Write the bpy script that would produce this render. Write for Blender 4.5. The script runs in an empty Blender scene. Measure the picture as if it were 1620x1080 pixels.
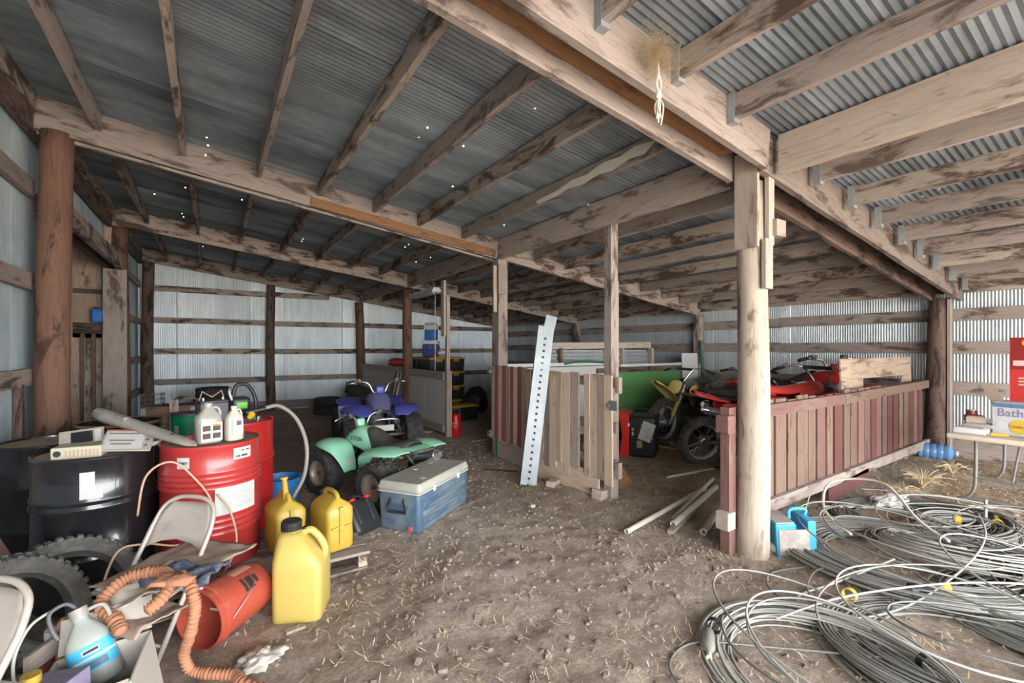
import bpy, bmesh, math, random
from mathutils import Vector, Matrix, noise as mnoise
R = math.radians; PI = math.pi
rng = random.Random(7)
scn = bpy.context.scene
COL = scn.collection

# ---------------------------------------------------------------- camera
cam_d = bpy.data.cameras.new('camera'); cam = bpy.data.objects.new('camera', cam_d); COL.objects.link(cam)
cam.location = (0, 0, 1.55); cam.rotation_euler = (R(90), 0, R(-33.4))
cam_d.sensor_width = 36; cam_d.lens = 16.0; cam_d.shift_y = 10 / 1620; cam_d.clip_start = .02; cam_d.clip_end = 300
scn.camera = cam
# ---------------------------------------------------------------- sky light (overcast) and exposure
world = bpy.data.worlds.new('world'); scn.world = world; world.use_nodes = True
wn = world.node_tree.nodes; wl = world.node_tree.links
bg = wn['Background']; bg.inputs['Color'].default_value = (.93, .965, 1, 1); bg.inputs['Strength'].default_value = 3.4
vs = scn.view_settings
vs.view_transform = 'Standard'; vs.look = 'None'; vs.exposure = 2.52; vs.gamma = 1; vs.use_curve_mapping = False
sun_d = bpy.data.lights.new('sun', 'SUN'); sun = bpy.data.objects.new('sun', sun_d); COL.objects.link(sun)
sun_d.energy = 7.0; sun_d.angle = R(6); sun_d.color = (1, .98, .95)
sun.rotation_euler = (R(24), R(14), 0)       # high hazy sun: lights the yard in front, hardly enters the shed
# the open front of the shed, marked as a sampling portal for the sky (gives off no light of its own)
po_d = bpy.data.lights.new('open_front', 'AREA'); po = bpy.data.objects.new('open_front', po_d); COL.objects.link(po)
po_d.shape = 'RECTANGLE'; po_d.size = 9.6; po_d.size_y = 3.75; po_d.cycles.is_portal = True
po.location = (3.43, -3.32, 1.87); po.rotation_euler = (R(90), 0, 0)
scn.cycles.max_bounces = 14; scn.cycles.diffuse_bounces = 10
scn.cycles.use_denoising = True

# ---------------------------------------------------------------- materials
MATS = {}
def N(t, typ, **kw):
    n = t.nodes.new(typ)
    for k, v in kw.items():
        if k in n.inputs: n.inputs[k].default_value = v
        else: setattr(n, k, v)
    return n
def newmat(name):
    m = bpy.data.materials.new(name); m.use_nodes = True; t = m.node_tree
    return m, t, t.nodes['Principled BSDF']
def col(c): return (c[0], c[1], c[2], 1)
def hexc(h):
    h = h.lstrip('#'); o = []
    for i in (0, 2, 4):
        v = int(h[i:i+2], 16) / 255
        o.append(v / 12.92 if v <= .04045 else ((v + .055) / 1.055) ** 2.4)
    return tuple(o)
def ramp(t, stops):
    r = N(t, 'ShaderNodeValToRGB'); e = r.color_ramp.elements
    while len(e) < len(stops): e.new(.5)
    for q, (p, c) in zip(e, stops): q.position = p; q.color = col(c)
    return r
def mixc(t, fac, a, b, mode='MIX'):
    m = N(t, 'ShaderNodeMix', data_type='RGBA', blend_type=mode)
    for s, v in ((0, fac), (6, a), (7, b)):
        if hasattr(v, 'links') or hasattr(v, 'is_linked'): t.links.new(v, m.inputs[s])
        else: m.inputs[s].default_value = v if s == 0 else col(v)
    return m.outputs[2]
def coords(t, scale, rand=True):
    tc = N(t, 'ShaderNodeTexCoord'); mp = N(t, 'ShaderNodeMapping'); mp.inputs['Scale'].default_value = scale
    t.links.new(tc.outputs['Object'], mp.inputs['Vector'])
    oi = N(t, 'ShaderNodeObjectInfo')
    if rand:
        mu = N(t, 'ShaderNodeMath', operation='MULTIPLY'); mu.inputs[1].default_value = 37.3
        t.links.new(oi.outputs['Random'], mu.inputs[0]); t.links.new(mu.outputs[0], mp.inputs['Location'])
    return mp.outputs['Vector'], oi.outputs['Random']
def noise(t, vec, sc, det=4, rough=.6, dist=0.):
    n = N(t, 'ShaderNodeTexNoise', Scale=sc, Detail=det, Roughness=rough, Distortion=dist); t.links.new(vec, n.inputs['Vector']); return n.outputs[0]
def bump(t, b, h, s, d=.01):
    n = N(t, 'ShaderNodeBump', Strength=s, Distance=d); t.links.new(h, n.inputs['Height']); t.links.new(n.outputs[0], b.inputs['Normal'])
def wood(name, light, mid, dark, stain=.5, rough=.85):
    if name in MATS: return MATS[name]
    m, t, b = newmat(name)
    v, rnd = coords(t, (1.1, 13, 13)); g = noise(t, v, 2.2, 6, .65, .6)
    rp = ramp(t, [(.25, mid), (.5, light), (.78, tuple(.72 * q for q in mid))]); t.links.new(g, rp.inputs[0])
    v2, _ = coords(t, (1.5, 5, 5)); s = noise(t, v2, 1.5, 6, .68, .5)
    r2 = ramp(t, [(.62 - .22 * stain, (0, 0, 0)), (.69 - .17 * stain, (1, 1, 1))]); t.links.new(s, r2.inputs[0])
    sc = N(t, 'ShaderNodeMath', operation='MULTIPLY'); sc.inputs[1].default_value = min(1, .6 + .5 * stain); t.links.new(r2.outputs[0], sc.inputs[0])
    c = mixc(t, sc.outputs[0], rp.outputs[0], dark)
    hs = N(t, 'ShaderNodeHueSaturation'); mr = N(t, 'ShaderNodeMapRange'); mr.inputs[3].default_value = .78; mr.inputs[4].default_value = 1.18
    t.links.new(rnd, mr.inputs[0]); t.links.new(mr.outputs[0], hs.inputs['Value']); t.links.new(c, hs.inputs['Color'])
    t.links.new(hs.outputs[0], b.inputs['Base Color']); b.inputs['Roughness'].default_value = rough
    bump(t, b, g, .35, .006)
    MATS[name] = m; return m
def galv(name, a, c2, streak=(1, 1, 1), metallic=.3, rough=.45, rust=0., spread=.3):
    if name in MATS: return MATS[name]
    m, t, b = newmat(name)
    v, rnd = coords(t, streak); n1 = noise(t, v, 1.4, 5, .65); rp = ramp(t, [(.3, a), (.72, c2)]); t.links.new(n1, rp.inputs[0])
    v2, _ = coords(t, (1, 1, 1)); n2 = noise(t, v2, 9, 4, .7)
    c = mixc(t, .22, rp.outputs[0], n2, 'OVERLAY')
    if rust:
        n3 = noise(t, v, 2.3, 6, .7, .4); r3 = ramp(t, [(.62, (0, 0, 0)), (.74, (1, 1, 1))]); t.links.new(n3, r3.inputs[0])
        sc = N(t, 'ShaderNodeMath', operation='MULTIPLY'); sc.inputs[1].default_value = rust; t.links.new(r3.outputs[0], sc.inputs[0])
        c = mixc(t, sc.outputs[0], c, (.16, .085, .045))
    hs = N(t, 'ShaderNodeHueSaturation'); mr = N(t, 'ShaderNodeMapRange'); mr.inputs[3].default_value = 1 - spread; mr.inputs[4].default_value = 1 + spread
    t.links.new(rnd, mr.inputs[0]); t.links.new(mr.outputs[0], hs.inputs['Value']); t.links.new(c, hs.inputs['Color'])
    t.links.new(hs.outputs[0], b.inputs['Base Color']); b.inputs['Metallic'].default_value = metallic; b.inputs['Roughness'].default_value = rough
    MATS[name] = m; return m
def paint(name, c, rough=.5, metallic=0., dirt=.0, dirtc=(.22, .17, .12), scale=6., coat=0., bmp=0., alpha=1., trans=0.):
    if name in MATS: return MATS[name]
    m, t, b = newmat(name)
    if isinstance(c, str): c = hexc(c)
    v, rnd = coords(t, (1, 1, 1)); n = noise(t, v, scale, 6, .7, .2)
    if dirt > 0:
        r = ramp(t, [(.62 - .35 * dirt, (0, 0, 0)), (.85 - .2 * dirt, (1, 1, 1))]); t.links.new(n, r.inputs[0])
        sc = N(t, 'ShaderNodeMath', operation='MULTIPLY'); sc.inputs[1].default_value = min(.95, .35 + .6 * dirt); t.links.new(r.outputs[0], sc.inputs[0])
        t.links.new(mixc(t, sc.outputs[0], c, dirtc), b.inputs['Base Color'])
    else:
        r = ramp(t, [(.3, tuple(.92 * q for q in c)), (.7, tuple(min(1, 1.05 * q) for q in c))]); t.links.new(n, r.inputs[0]); t.links.new(r.outputs[0], b.inputs['Base Color'])
    b.inputs['Roughness'].default_value = rough; b.inputs['Metallic'].default_value = metallic; b.inputs['Coat Weight'].default_value = coat
    b.inputs['Transmission Weight'].default_value = trans; b.inputs['Alpha'].default_value = alpha
    if bmp: bump(t, b, n, bmp, .01)
    MATS[name] = m; return m
W_grey = wood('weathered grey wood', hexc('9c8e85'), hexc('7d6f66'), hexc('48382e'), .42)
W_stain = wood('water stained wood', hexc('a4968a'), hexc('817267'), hexc('432f22'), .62)
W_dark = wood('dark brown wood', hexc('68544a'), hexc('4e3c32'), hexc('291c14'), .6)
W_pale = wood('pale sawn wood', hexc('a8998c'), hexc('8b7a6c'), hexc('5a483b'), .18)
W_tan = wood('tan slat wood', hexc('775f51'), hexc('5c463a'), hexc('402e24'), .3)
W_red = wood('red painted slat wood', hexc('6b3e39'), hexc('54302b'), hexc('594238'), .25)
W_rosy = wood('worn red slat wood', hexc('7c5a53'), hexc('67443d'), hexc('7f6a5e'), .3)
W_gate = wood('pale gate slat wood', hexc('c9b49e'), hexc('a98f79'), hexc('7a5a44'), .22)
W_gred = wood('faded red gate slat wood', hexc('a0605a'), hexc('844640'), hexc('8a6456'), .25)
W_pole = wood('rusty brown pole wood', hexc('6e5040'), hexc('523a2d'), hexc('2c1d15'), .45)
W_peel = wood('peeled pale pole wood', hexc('a39686'), hexc('827263'), hexc('49392d'), .3)
W_orange = wood('orange fresh wood', hexc('85603f'), hexc('67442b'), hexc('432817'), .35)
W_osb = wood('strand board', hexc('b09a84'), hexc('86705c'), hexc('55402f'), .4)
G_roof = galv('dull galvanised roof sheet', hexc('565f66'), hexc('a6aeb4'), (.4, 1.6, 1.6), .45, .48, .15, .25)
G_wall = galv('galvanised wall sheet', hexc('b4bdc0'), hexc('d8dddf'), (2.5, 2.5, .6), .7, .42, .0, .1)
G_right = galv('bright galvanised wall sheet', hexc('aeb5b7'), hexc('d2d6d7'), (2.5, 2.5, .6), .4, .45, .0, .1)
G_left = galv('pale galvanised wall sheet', hexc('9aa9af'), hexc('c8d2d5'), (2.5, 2.5, .5), .3, .5, .0, .12)
G_steel = galv('galvanised steel', hexc('74797b'), hexc('94999a'), (1, 1, 1), .4, .45, 0, .05)
M_black = paint('black plastic', (.018, .018, .02), .45, dirt=.15)
M_rubber = paint('dusty rubber', (.028, .027, .027), .85, dirt=.45, dirtc=(.13, .115, .1), scale=14, bmp=.2)
M_tread = paint('dirt caked tire rubber', (.075, .072, .068), .9, dirt=.5, dirtc=(.2, .18, .155), scale=16, bmp=.3)
M_steel = paint('grey steel', (.35, .35, .35), .38, .85)
M_chrome = paint('bright metal', (.62, .62, .62), .25, .9, dirt=.2)
M_white = paint('white plastic', (.58, .57, .54), .5, dirt=.2)
M_label = paint('white paper label', (.5, .5, .485), .7)
M_grey = paint('dull grey paint', (.27, .27, .265), .6, dirt=.25)
M_dark = paint('dark engine metal', (.11, .106, .1), .55, .4, dirt=.4, dirtc=(.16, .13, .1))
M_ink = paint('black ink', (.02, .02, .02), .7)

# ---------------------------------------------------------------- mesh builder
def basis(d, up=None):
    d = Vector(d).normalized(); up = Vector(up or ((0, 0, 1) if abs(d.z) < .95 else (0, 1, 0)))
    y = up.cross(d)
    if y.length < 1e-6: y = Vector((1, 0, 0)).cross(d)
    y.normalize(); z = d.cross(y); return d, y, z
class MB:
    def __init__(s): s.v = []; s.f = []
    def quadgrid(s, rows, closed_u=False, closed_v=False, cap=False):
        n = len(s.v); nr = len(rows); nc = len(rows[0])
        for r in rows: s.v += [tuple(p) for p in r]
        for i in range(nr if closed_u else nr - 1):
            for j in range(nc if closed_v else nc - 1):
                a = n + i * nc + j; b = n + i * nc + (j + 1) % nc; c = n + ((i + 1) % nr) * nc + (j + 1) % nc; d = n + ((i + 1) % nr) * nc + j
                s.f.append((a, b, c, d))
        if cap:
            s.f.append(tuple(range(n + nc - 1, n - 1, -1))); s.f.append(tuple(range(n + (nr - 1) * nc, n + nr * nc)))
        return s
    def box(s, c, size, m=None):
        x, y, z = (q / 2 for q in size); M = m or Matrix(); c = Vector(c); n = len(s.v)
        for q in ((-x, -y, -z), (x, -y, -z), (x, y, -z), (-x, y, -z), (-x, -y, z), (x, -y, z), (x, y, z), (-x, y, z)): s.v.append(tuple(c + (M @ Vector(q))))
        s.f += [tuple(n + i for i in q) for q in ((3, 2, 1, 0), (4, 5, 6, 7), (0, 1, 5, 4), (1, 2, 6, 5), (2, 3, 7, 6), (3, 0, 4, 7))]
        return s
    def bar(s, p0, p1, w, h, up=None):
        p0 = Vector(p0); p1 = Vector(p1); d, y, z = basis(p1 - p0, up); n = len(s.v)
        for p in (p0, p1):
            for a, b in ((-1, -1), (1, -1), (1, 1), (-1, 1)): s.v.append(tuple(p + y * (a * w / 2) + z * (b * h / 2)))
        s.f += [tuple(n + i for i in q) for q in ((3, 2, 1, 0), (4, 5, 6, 7), (0, 1, 5, 4), (1, 2, 6, 5), (2, 3, 7, 6), (3, 0, 4, 7))]
        return s
    def ring(s, c, d, r, n, up=None, sx=1, ph=0):
        d, y, z = basis(d, up); c = Vector(c)
        return [c + y * (math.cos(ph + 2 * PI * i / n) * r * sx) + z * (math.sin(ph + 2 * PI * i / n) * r) for i in range(n)]
    def cyl(s, p0, p1, r0, r1=None, n=14, cap=True):
        r1 = r0 if r1 is None else r1; d = Vector(p1) - Vector(p0)
        return s.quadgrid([s.ring(p0, d, r0, n), s.ring(p1, d, r1, n)], closed_v=True, cap=cap)
    def lathe(s, prof, n=24, axis=(0, 0, 1), o=(0, 0, 0), cap=True, sx=1):
        o = Vector(o); a = Vector(axis).normalized()
        return s.quadgrid([s.ring(o + a * h, a, max(r, 1e-4), n, None, sx) for r, h in prof], closed_v=True, cap=cap)
    def loop(s, prof, n=32, o=(0, 0, 0), sx=1.):
        """closed profile (radius, y) turned about the local Y axis: tyres and rims"""
        o = Vector(o)
        return s.quadgrid([[o + Vector((math.cos(2*PI*i/n) * r, y, math.sin(2*PI*i/n) * r)) for i in range(n)] for r, y in prof], closed_u=True, closed_v=True)
    def patch(s, r, a0, a1, z0, z1, n=8, o=(0, 0)):
        return s.quadgrid([[(o[0] + r * math.cos(R(a0 + (a1 - a0) * i / n)), o[1] + r * math.sin(R(a0 + (a1 - a0) * i / n)), z) for z in (z0, z1)] for i in range(n + 1)])
    def rbox(s, c, size, r=.02, n=4, taper=1., m=None):
        """box with rounded vertical edges and softened top and bottom"""
        hx, hy, hz = (q / 2 for q in size); rows = []; c = Vector(c); M = m or Matrix(); r = min(r, hx * .95, hy * .95); rv = min(r, hz * .7)
        for z, k, ins in ((-hz, 1, rv * .6), (-hz + rv * .4, 1, rv * .15), (-hz + rv, 1, 0), (hz - rv, taper, 0), (hz - rv * .4, taper, rv * .15), (hz, taper, rv * .6)):
            row = []
            for qx, qy, a0 in ((1, 1, 0), (-1, 1, 90), (-1, -1, 180), (1, -1, 270)):
                for i in range(n + 1):
                    a = R(a0 + 90 * i / n); rr = max(r - ins, .001)
                    row.append(c + M @ Vector((qx * (hx * k - r) + rr * math.cos(a), qy * (hy * k - r) + rr * math.sin(a), z)))
            rows.append(row)
        return s.quadgrid(rows, closed_v=True, cap=True)
    def tube(s, pts, r, n=8, closed=False, cap=True):
        pts = [Vector(p) for p in pts]; k = len(pts); rows = []; y = None
        for i, p in enumerate(pts):
            a = pts[(i - 1) % k] if (closed or i) else p; b = pts[(i + 1) % k] if (closed or i < k - 1) else p
            d = (b - a).normalized()
            if y is None: _, y, z = basis(d)
            else:
                y = y - d * y.dot(d)
                if y.length < 1e-5: _, y, z = basis(d)
                y.normalize(); z = d.cross(y)
            rr = r[i] if isinstance(r, (list, tuple)) else r
            rows.append([p + y * (math.cos(2 * PI * j / n) * rr) + z * (math.sin(2 * PI * j / n) * rr) for j in range(n)])
        return s.quadgrid(rows, closed_u=closed, closed_v=True, cap=cap and not closed)
    def ball(s, c, r, n=12, m=8):
        c = Vector(c); r = r if isinstance(r, (tuple, list)) else (r, r, r)
        return s.quadgrid([[c + Vector((r[0] * math.sin(t) * math.cos(f), r[1] * math.sin(t) * math.sin(f), r[2] * math.cos(t))) for f in [2 * PI * j / n for j in range(n)]] for t in [PI * (m - i) / m for i in range(m + 1)]], closed_v=True)
    def prism(s, poly, p0, ax, ay, ext):
        """2-D polygon in the plane (p0; ax, ay), extruded by the vector ext"""
        p0 = Vector(p0); ax = Vector(ax); ay = Vector(ay); e = Vector(ext); n = len(s.v); k = len(poly)
        for q in (Vector(), e):
            for (x, y) in poly: s.v.append(tuple(p0 + ax * x + ay * y + q))
        s.f.append(tuple(range(n + k - 1, n - 1, -1))); s.f.append(tuple(range(n + k, n + 2 * k)))
        for i in range(k): j = (i + 1) % k; s.f.append((n + i, n + j, n + k + j, n + k + i))
        return s
    def tri(s, *p):
        n = len(s.v); s.v += [tuple(q) for q in p]; s.f.append(tuple(range(n, n + len(p)))); return s
    def mesh(s, name, mat, smooth=False, bevel=0.):
        me = bpy.data.meshes.new(name); me.from_pydata(s.v, [], s.f)
        bm = bmesh.new(); bm.from_mesh(me)
        bmesh.ops.recalc_face_normals(bm, faces=bm.faces)
        if bevel: bmesh.ops.bevel(bm, geom=[e for e in bm.edges if e.calc_face_angle(0) > .6], offset=bevel, segments=2, affect='EDGES', profile=.6, clamp_overlap=True)
        bm.to_mesh(me); bm.free()
        me.materials.append(mat)
        if smooth:
            for p in me.polygons: p.use_smooth = True
            if smooth != 'all': me.set_sharp_from_angle(angle=R(smooth if smooth > 1 else 40))
        return me
    def build(s, name, mat, parent=None, smooth=False, bevel=0., loc=None, rot=None, sub=0, solid=0.):
        o = bpy.data.objects.new(name, s.mesh(name, mat, smooth, bevel)); COL.objects.link(o); o.parent = parent
        if loc: o.location = loc
        if rot: o.rotation_euler = rot
        if solid: q = o.modifiers.new('t', 'SOLIDIFY'); q.thickness = solid; q.offset = 0
        if sub: q = o.modifiers.new('s', 'SUBSURF'); q.levels = q.render_levels = sub
        return o
def tag(o, label=None, cat=None, group=None, kind=None):
    if label: o['label'] = label
    if cat: o['category'] = cat
    if group: o['group'] = group
    if kind: o['kind'] = kind
    return o
def thing(name, label, cat, loc=(0, 0, 0), rz=0, group=None, rot=None, kind=None):
    o = bpy.data.objects.new(name, None); COL.objects.link(o); o.location = loc; o.rotation_euler = rot or (0, 0, rz); o.empty_display_size = .1
    return tag(o, label, cat, group, kind)
def copy_tree(o, parent=None):
    c = o.copy(); COL.objects.link(c); c.parent = parent
    for ch in list(o.children): copy_tree(ch, c)
    return c
def inst(name, me, parent=None, loc=(0, 0, 0), rot=(0, 0, 0)):
    o = bpy.data.objects.new(name, me); COL.objects.link(o); o.parent = parent; o.location = loc; o.rotation_euler = rot; return o
def board(name, p0, p1, w, h, mat, parent=None, up=None, rough=.0):
    """a board whose local X runs along its length, so that the grain follows it"""
    p0 = Vector(p0); p1 = Vector(p1); L = (p1 - p0).length; d, y, z = basis(p1 - p0, up)
    b = MB(); n = max(1, min(5, int(L / .7))); rows = []
    for i in range(n + 1):
        x = L * i / n; j = [rng.uniform(-rough, rough) for _ in range(4)]
        rows.append([(x, -w/2 + j[0], -h/2 + j[1]), (x, w/2 + j[2], -h/2 + j[1]), (x, w/2 + j[2], h/2 + j[3]), (x, -w/2 + j[0], h/2 + j[3])])
    b.quadgrid(rows, closed_v=True, cap=True)
    o = b.build(name, mat, parent); M = Matrix((d, y, z)).transposed().to_4x4(); M.translation = p0; o.matrix_local = M
    return o
def text(name, s, size, mat, parent, loc, rot, ext=.0008, align='CENTER', sx=1.):
    cu = bpy.data.curves.new(name, 'FONT'); cu.body = s; cu.size = size; cu.extrude = ext; cu.align_x = align; cu.align_y = 'CENTER'; cu.resolution_u = 3
    t = bpy.data.objects.new(name + '_source', cu); me = bpy.data.meshes.new_from_object(t); bpy.data.objects.remove(t); bpy.data.curves.remove(cu)
    me.materials.clear(); me.materials.append(mat)
    o = inst(name, me, parent, loc, rot); o.scale = (sx, 1, 1); return o
def spline(pts, k=6, closed=False):
    P = [Vector(p) for p in pts]; out = []; n = len(P)
    for i in range(n if closed else n - 1):
        g = lambda j: P[j % n] if closed else P[max(0, min(n - 1, j))]
        a, b, c, d = g(i - 1), g(i), g(i + 1), g(i + 2)
        for q in range(k):
            t = q / k; out.append(.5 * (2 * b + (c - a) * t + (2 * a - 5 * b + 4 * c - d) * t * t + (3 * b - a - 3 * c + d) * t ** 3))
    if not closed: out.append(P[-1])
    return out
def crumple(name, mat, parent, c, size, seed, amp=.35, n=18, rz=0., flat=.0):
    b = MB(); rows = []
    for i in range(n + 1):
        t = PI * (n - i) / n; row = []
        for j in range(2 * n):
            f = PI * j / n; d = Vector((math.sin(t) * math.cos(f), math.sin(t) * math.sin(f), math.cos(t)))
            k = 1 + amp * (mnoise.noise(d * 2.1 + Vector((seed, 0, 0))) + .6 * mnoise.noise(d * 5 + Vector((seed, 3, 0))) + .3 * mnoise.noise(d * 11 + Vector((seed, 3, 7))))
            p = Vector((d.x * size[0], d.y * size[1], d.z * size[2])) * k
            p.z = max(p.z, -size[2] * .8); row.append((p.x * math.cos(rz) - p.y * math.sin(rz) + c[0], p.x * math.sin(rz) + p.y * math.cos(rz) + c[1], p.z + c[2]))
        rows.append(row)
    return b.quadgrid(rows, closed_v=True).build(name, mat, parent, smooth='all')
def sm(x): x = max(0., min(1., x)); return x * x * (3 - 2 * x)
def gz(x, y):
    """height of the dirt floor"""
    return (.13 * sm((x - 6.2) / 1.6) + .03 * sm((y - 2.2) / .6) * sm((x - 3.6) / .5)
            + .022 * mnoise.noise((x * 1.1, y * 1.1, 3)) + .012 * mnoise.noise((x * 3.1, y * 3.1, 9)) + .011 * mnoise.noise((x * 7, y * 7, 1)) + .008 * mnoise.noise((x * 15, y * 15, 2)) + .004 * mnoise.noise((x * 31, y * 31, 4)))
def on(x, y, dz=0.): return (x, y, gz(x, y) + dz)
# ================================================================ THE SETTING
def dirt_mat(name, light, mid, dark):
    m, t, b = newmat(name); tc = N(t, 'ShaderNodeTexCoord'); v = tc.outputs['Object']
    n1 = noise(t, v, .9, 6, .65, .3); n2 = noise(t, v, 7, 8, .75); n3 = noise(t, v, 45, 5, .8)
    r = ramp(t, [(.3, dark), (.5, mid), (.7, light)]); t.links.new(n1, r.inputs[0])
    r2 = ramp(t, [(.36, tuple(.42 * q for q in mid)), (.52, mid), (.68, light)]); t.links.new(n2, r2.inputs[0])
    c = mixc(t, .55, r.outputs[0], r2.outputs[0]); c = mixc(t, .6, c, n3, 'OVERLAY')
    t.links.new(c, b.inputs['Base Color']); b.inputs['Roughness'].default_value = .95
    ad = N(t, 'ShaderNodeMath', operation='ADD'); t.links.new(n2, ad.inputs[0]); t.links.new(n3, ad.inputs[1]); bump(t, b, ad.outputs[0], 1., .03)
    MATS[name] = m; return m
M_dirt = dirt_mat('trodden dirt', hexc('dac9ba'), hexc('b9a595'), hexc('877364'))
M_yard = dirt_mat('dry yard gravel', hexc('d6cec4'), hexc('c0b7ac'), hexc('a0968a'))
rows = []
st = .034
for i in range(int(9.9 / st) + 1):
    x = -1.6 + i * st; rows.append([(x, y_, gz(x, y_)) for y_ in [-3.4, -2.8, -2.3] + [-2.2 + j * st for j in range(int(15.3 / st) + 1)]])
tag(MB().quadgrid(rows).build('floor', M_dirt, smooth='all'), 'trodden brown dirt floor scattered with straw', kind='structure')
yard = MB()
for x0, x1, y0, y1 in ((-60, 70, -80, -3.3), (-60, -1.5, -3.3, 60), (8.15, 70, -3.3, 60), (-1.5, 8.15, 13, 60)):
    yard.quadgrid([[(x0, y0, -.03), (x0, y1, -.03)], [(x1, y0, -.03), (x1, y1, -.03)]])
tag(yard.build('ground_outside', M_yard), 'bright dry yard outside the shed', kind='structure')

PITCH = .0325
def zr(x): return 3.545 - .134 * x            # underside of the roof sheets
def zb(x): return 3.262 - .134 * x            # underside of the rafter beams
# ---- roof: sheets run down the slope (along x)
ceil = tag(bpy.data.objects.new('ceiling', None), 'corrugated metal shed roof on exposed purlins', kind='structure'); COL.objects.link(ceil)
RP = .046
def roof_sheet(x0, x1, y0, npit, lift, holes):
    PITCH = RP
    b = MB(); seg = 4
    for k in range((npit + 1) * seg):
        ya, yb = y0 - PITCH / 2 + k * PITCH / seg, y0 - PITCH / 2 + (k + 1) * PITCH / seg
        ha, hb = (-.0056 * math.cos(2 * PI * q / seg) + lift for q in (k, k + 1))
        cuts = sorted(h[1] for h in holes if int((h[0] - y0 + PITCH / 2) / (PITCH / seg)) == k)
        xs = x0
        for c in cuts + [None]:
            xe = x1 if c is None else c - .006
            if xe > xs: b.tri((xs, ya, zr(xs) + ha), (xe, ya, zr(xe) + ha), (xe, yb, zr(xe) + hb), (xs, yb, zr(xs) + hb))
            xs = xe + .012
    return b.build('roof_sheet', G_roof, ceil, smooth='all')
holes = []
for _ in range(80):
    hx, hy = rng.uniform(-.9, 7.5), rng.uniform(2.2, 11)
    for q in range(rng.choice((1, 1, 2, 3))): holes.append((hy + q * .2, hx + q * .01))
k = 0; y = -3.3
while y < 12.75:
    hs = [h for h in holes if y <= h[0] < y + 17 * RP]
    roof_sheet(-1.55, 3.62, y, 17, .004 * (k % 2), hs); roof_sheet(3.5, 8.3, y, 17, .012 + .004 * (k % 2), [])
    y += 17 * RP; k += 1
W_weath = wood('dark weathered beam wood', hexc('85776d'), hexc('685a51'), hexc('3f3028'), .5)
# ---- rafter beams (slope down to the right) and purlins
def rafter(x0, x1, y, th, dep, mat, lift=0., n='rafter_beam'):
    z0, z1 = zr(x0) - .012 - dep / 2 + lift, zr(x1) - .012 - dep / 2 + lift
    return board(n, (x0, y, z0), (x1, y, z1), th, dep, mat, ceil, rough=.004)
rafter(-1.3, 8.15, -1.85, .09, .28, W_grey); rafter(-1.3, 8.15, -3.2, .09, .28, W_grey)
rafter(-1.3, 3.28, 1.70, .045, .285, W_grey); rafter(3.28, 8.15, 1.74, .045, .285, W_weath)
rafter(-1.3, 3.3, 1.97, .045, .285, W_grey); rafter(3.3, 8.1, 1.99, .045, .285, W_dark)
board('filler_board', (-1.2, 1.86, zb(-1.2) + .12), (3.1, 1.86, zb(3.1) + .12), .16, .05, W_orange, ceil)
rafter(-1.3, 3.36, 5.48, .06, .285, W_grey); rafter(-1.25, 3.45, 5.55, .05, .25, W_stain, -.06)
rafter(3.4, 8.05, 5.5, .08, .27, W_stain)
board('splice_board', (.92, 5.435, zb(.92) + .03), (3.3, 5.435, zb(3.3) + .05), .03, .1, W_orange, ceil)
rafter(-1.25, 3.42, 9.12, .08, .27, W_stain); rafter(3.42, 8.05, 9.12, .08, .27, W_stain)
rafter(-1.25, 8.05, 12.62, .05, .27, W_stain)
G_hang = galv('joist hanger steel', hexc('8d9496'), hexc('a9afb0'), (1, 1, 1), .5, .5, 0, .05)
hangm = MB().box((0, 0, 0), (.062, .05, .19)).mesh('joist_hanger', G_hang)
XS = [-1.25, -.83, -.21, .41, 1.02, 1.62, 2.2, 2.79, 3.4, 3.98, 4.58, 5.16, 5.74, 6.3, 6.88, 7.44, 7.98]
BAYS = [(-3.2, -1.9, -2), (-1.85, 1.67, -1), (2.0, 5.44, 0), (5.56, 9.07, 1), (9.17, 12.6, 2)]
for i, x in enumerate(XS):
    for (y0, y1, bay) in BAYS:
        big = i == 8
        dep = .27 if big else .15; th = .07 if big else .045
        mat = W_pale if (bay == -1 and big) else W_grey if (big or (bay <= 0 and i % 2)) else W_stain
        jx = rng.uniform(-.02, .02); z = zr(x) - .015 - dep / 2
        p = board('purlin', (x + jx, y0, z), (x + jx + rng.uniform(-.02, .02), y1, z), th, dep, mat, ceil, rough=.004)
        if bay == 0 and i == 7:
            pp = [(.25, .02), (.45, .05), (.6, .02), (.8, .04), (1.0, .0), (1.2, .015), (1.4, -.02), (1.75, -.03), (1.72, -.07), (1.4, -.07), (1.25, -.05), (1.05, -.07), (.85, -.045), (.7, -.065), (.5, -.03), (.35, -.045)]
            MB().prism(pp, (0, th / 2 + .001, 0), (1, 0, 0), (0, 0, 1), (0, .004, 0)).build('peeling_paint', paint('peeling white paint', hexc('c9c3b6'), .8, dirt=.2), p)
        if bay == -1 and not big and i > 3:
            h = inst('joist_hanger', hangm, p); h.location = (y1 - y0 - .02, 0, -.006); h.rotation_euler = (0, 0, R(90))

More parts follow.
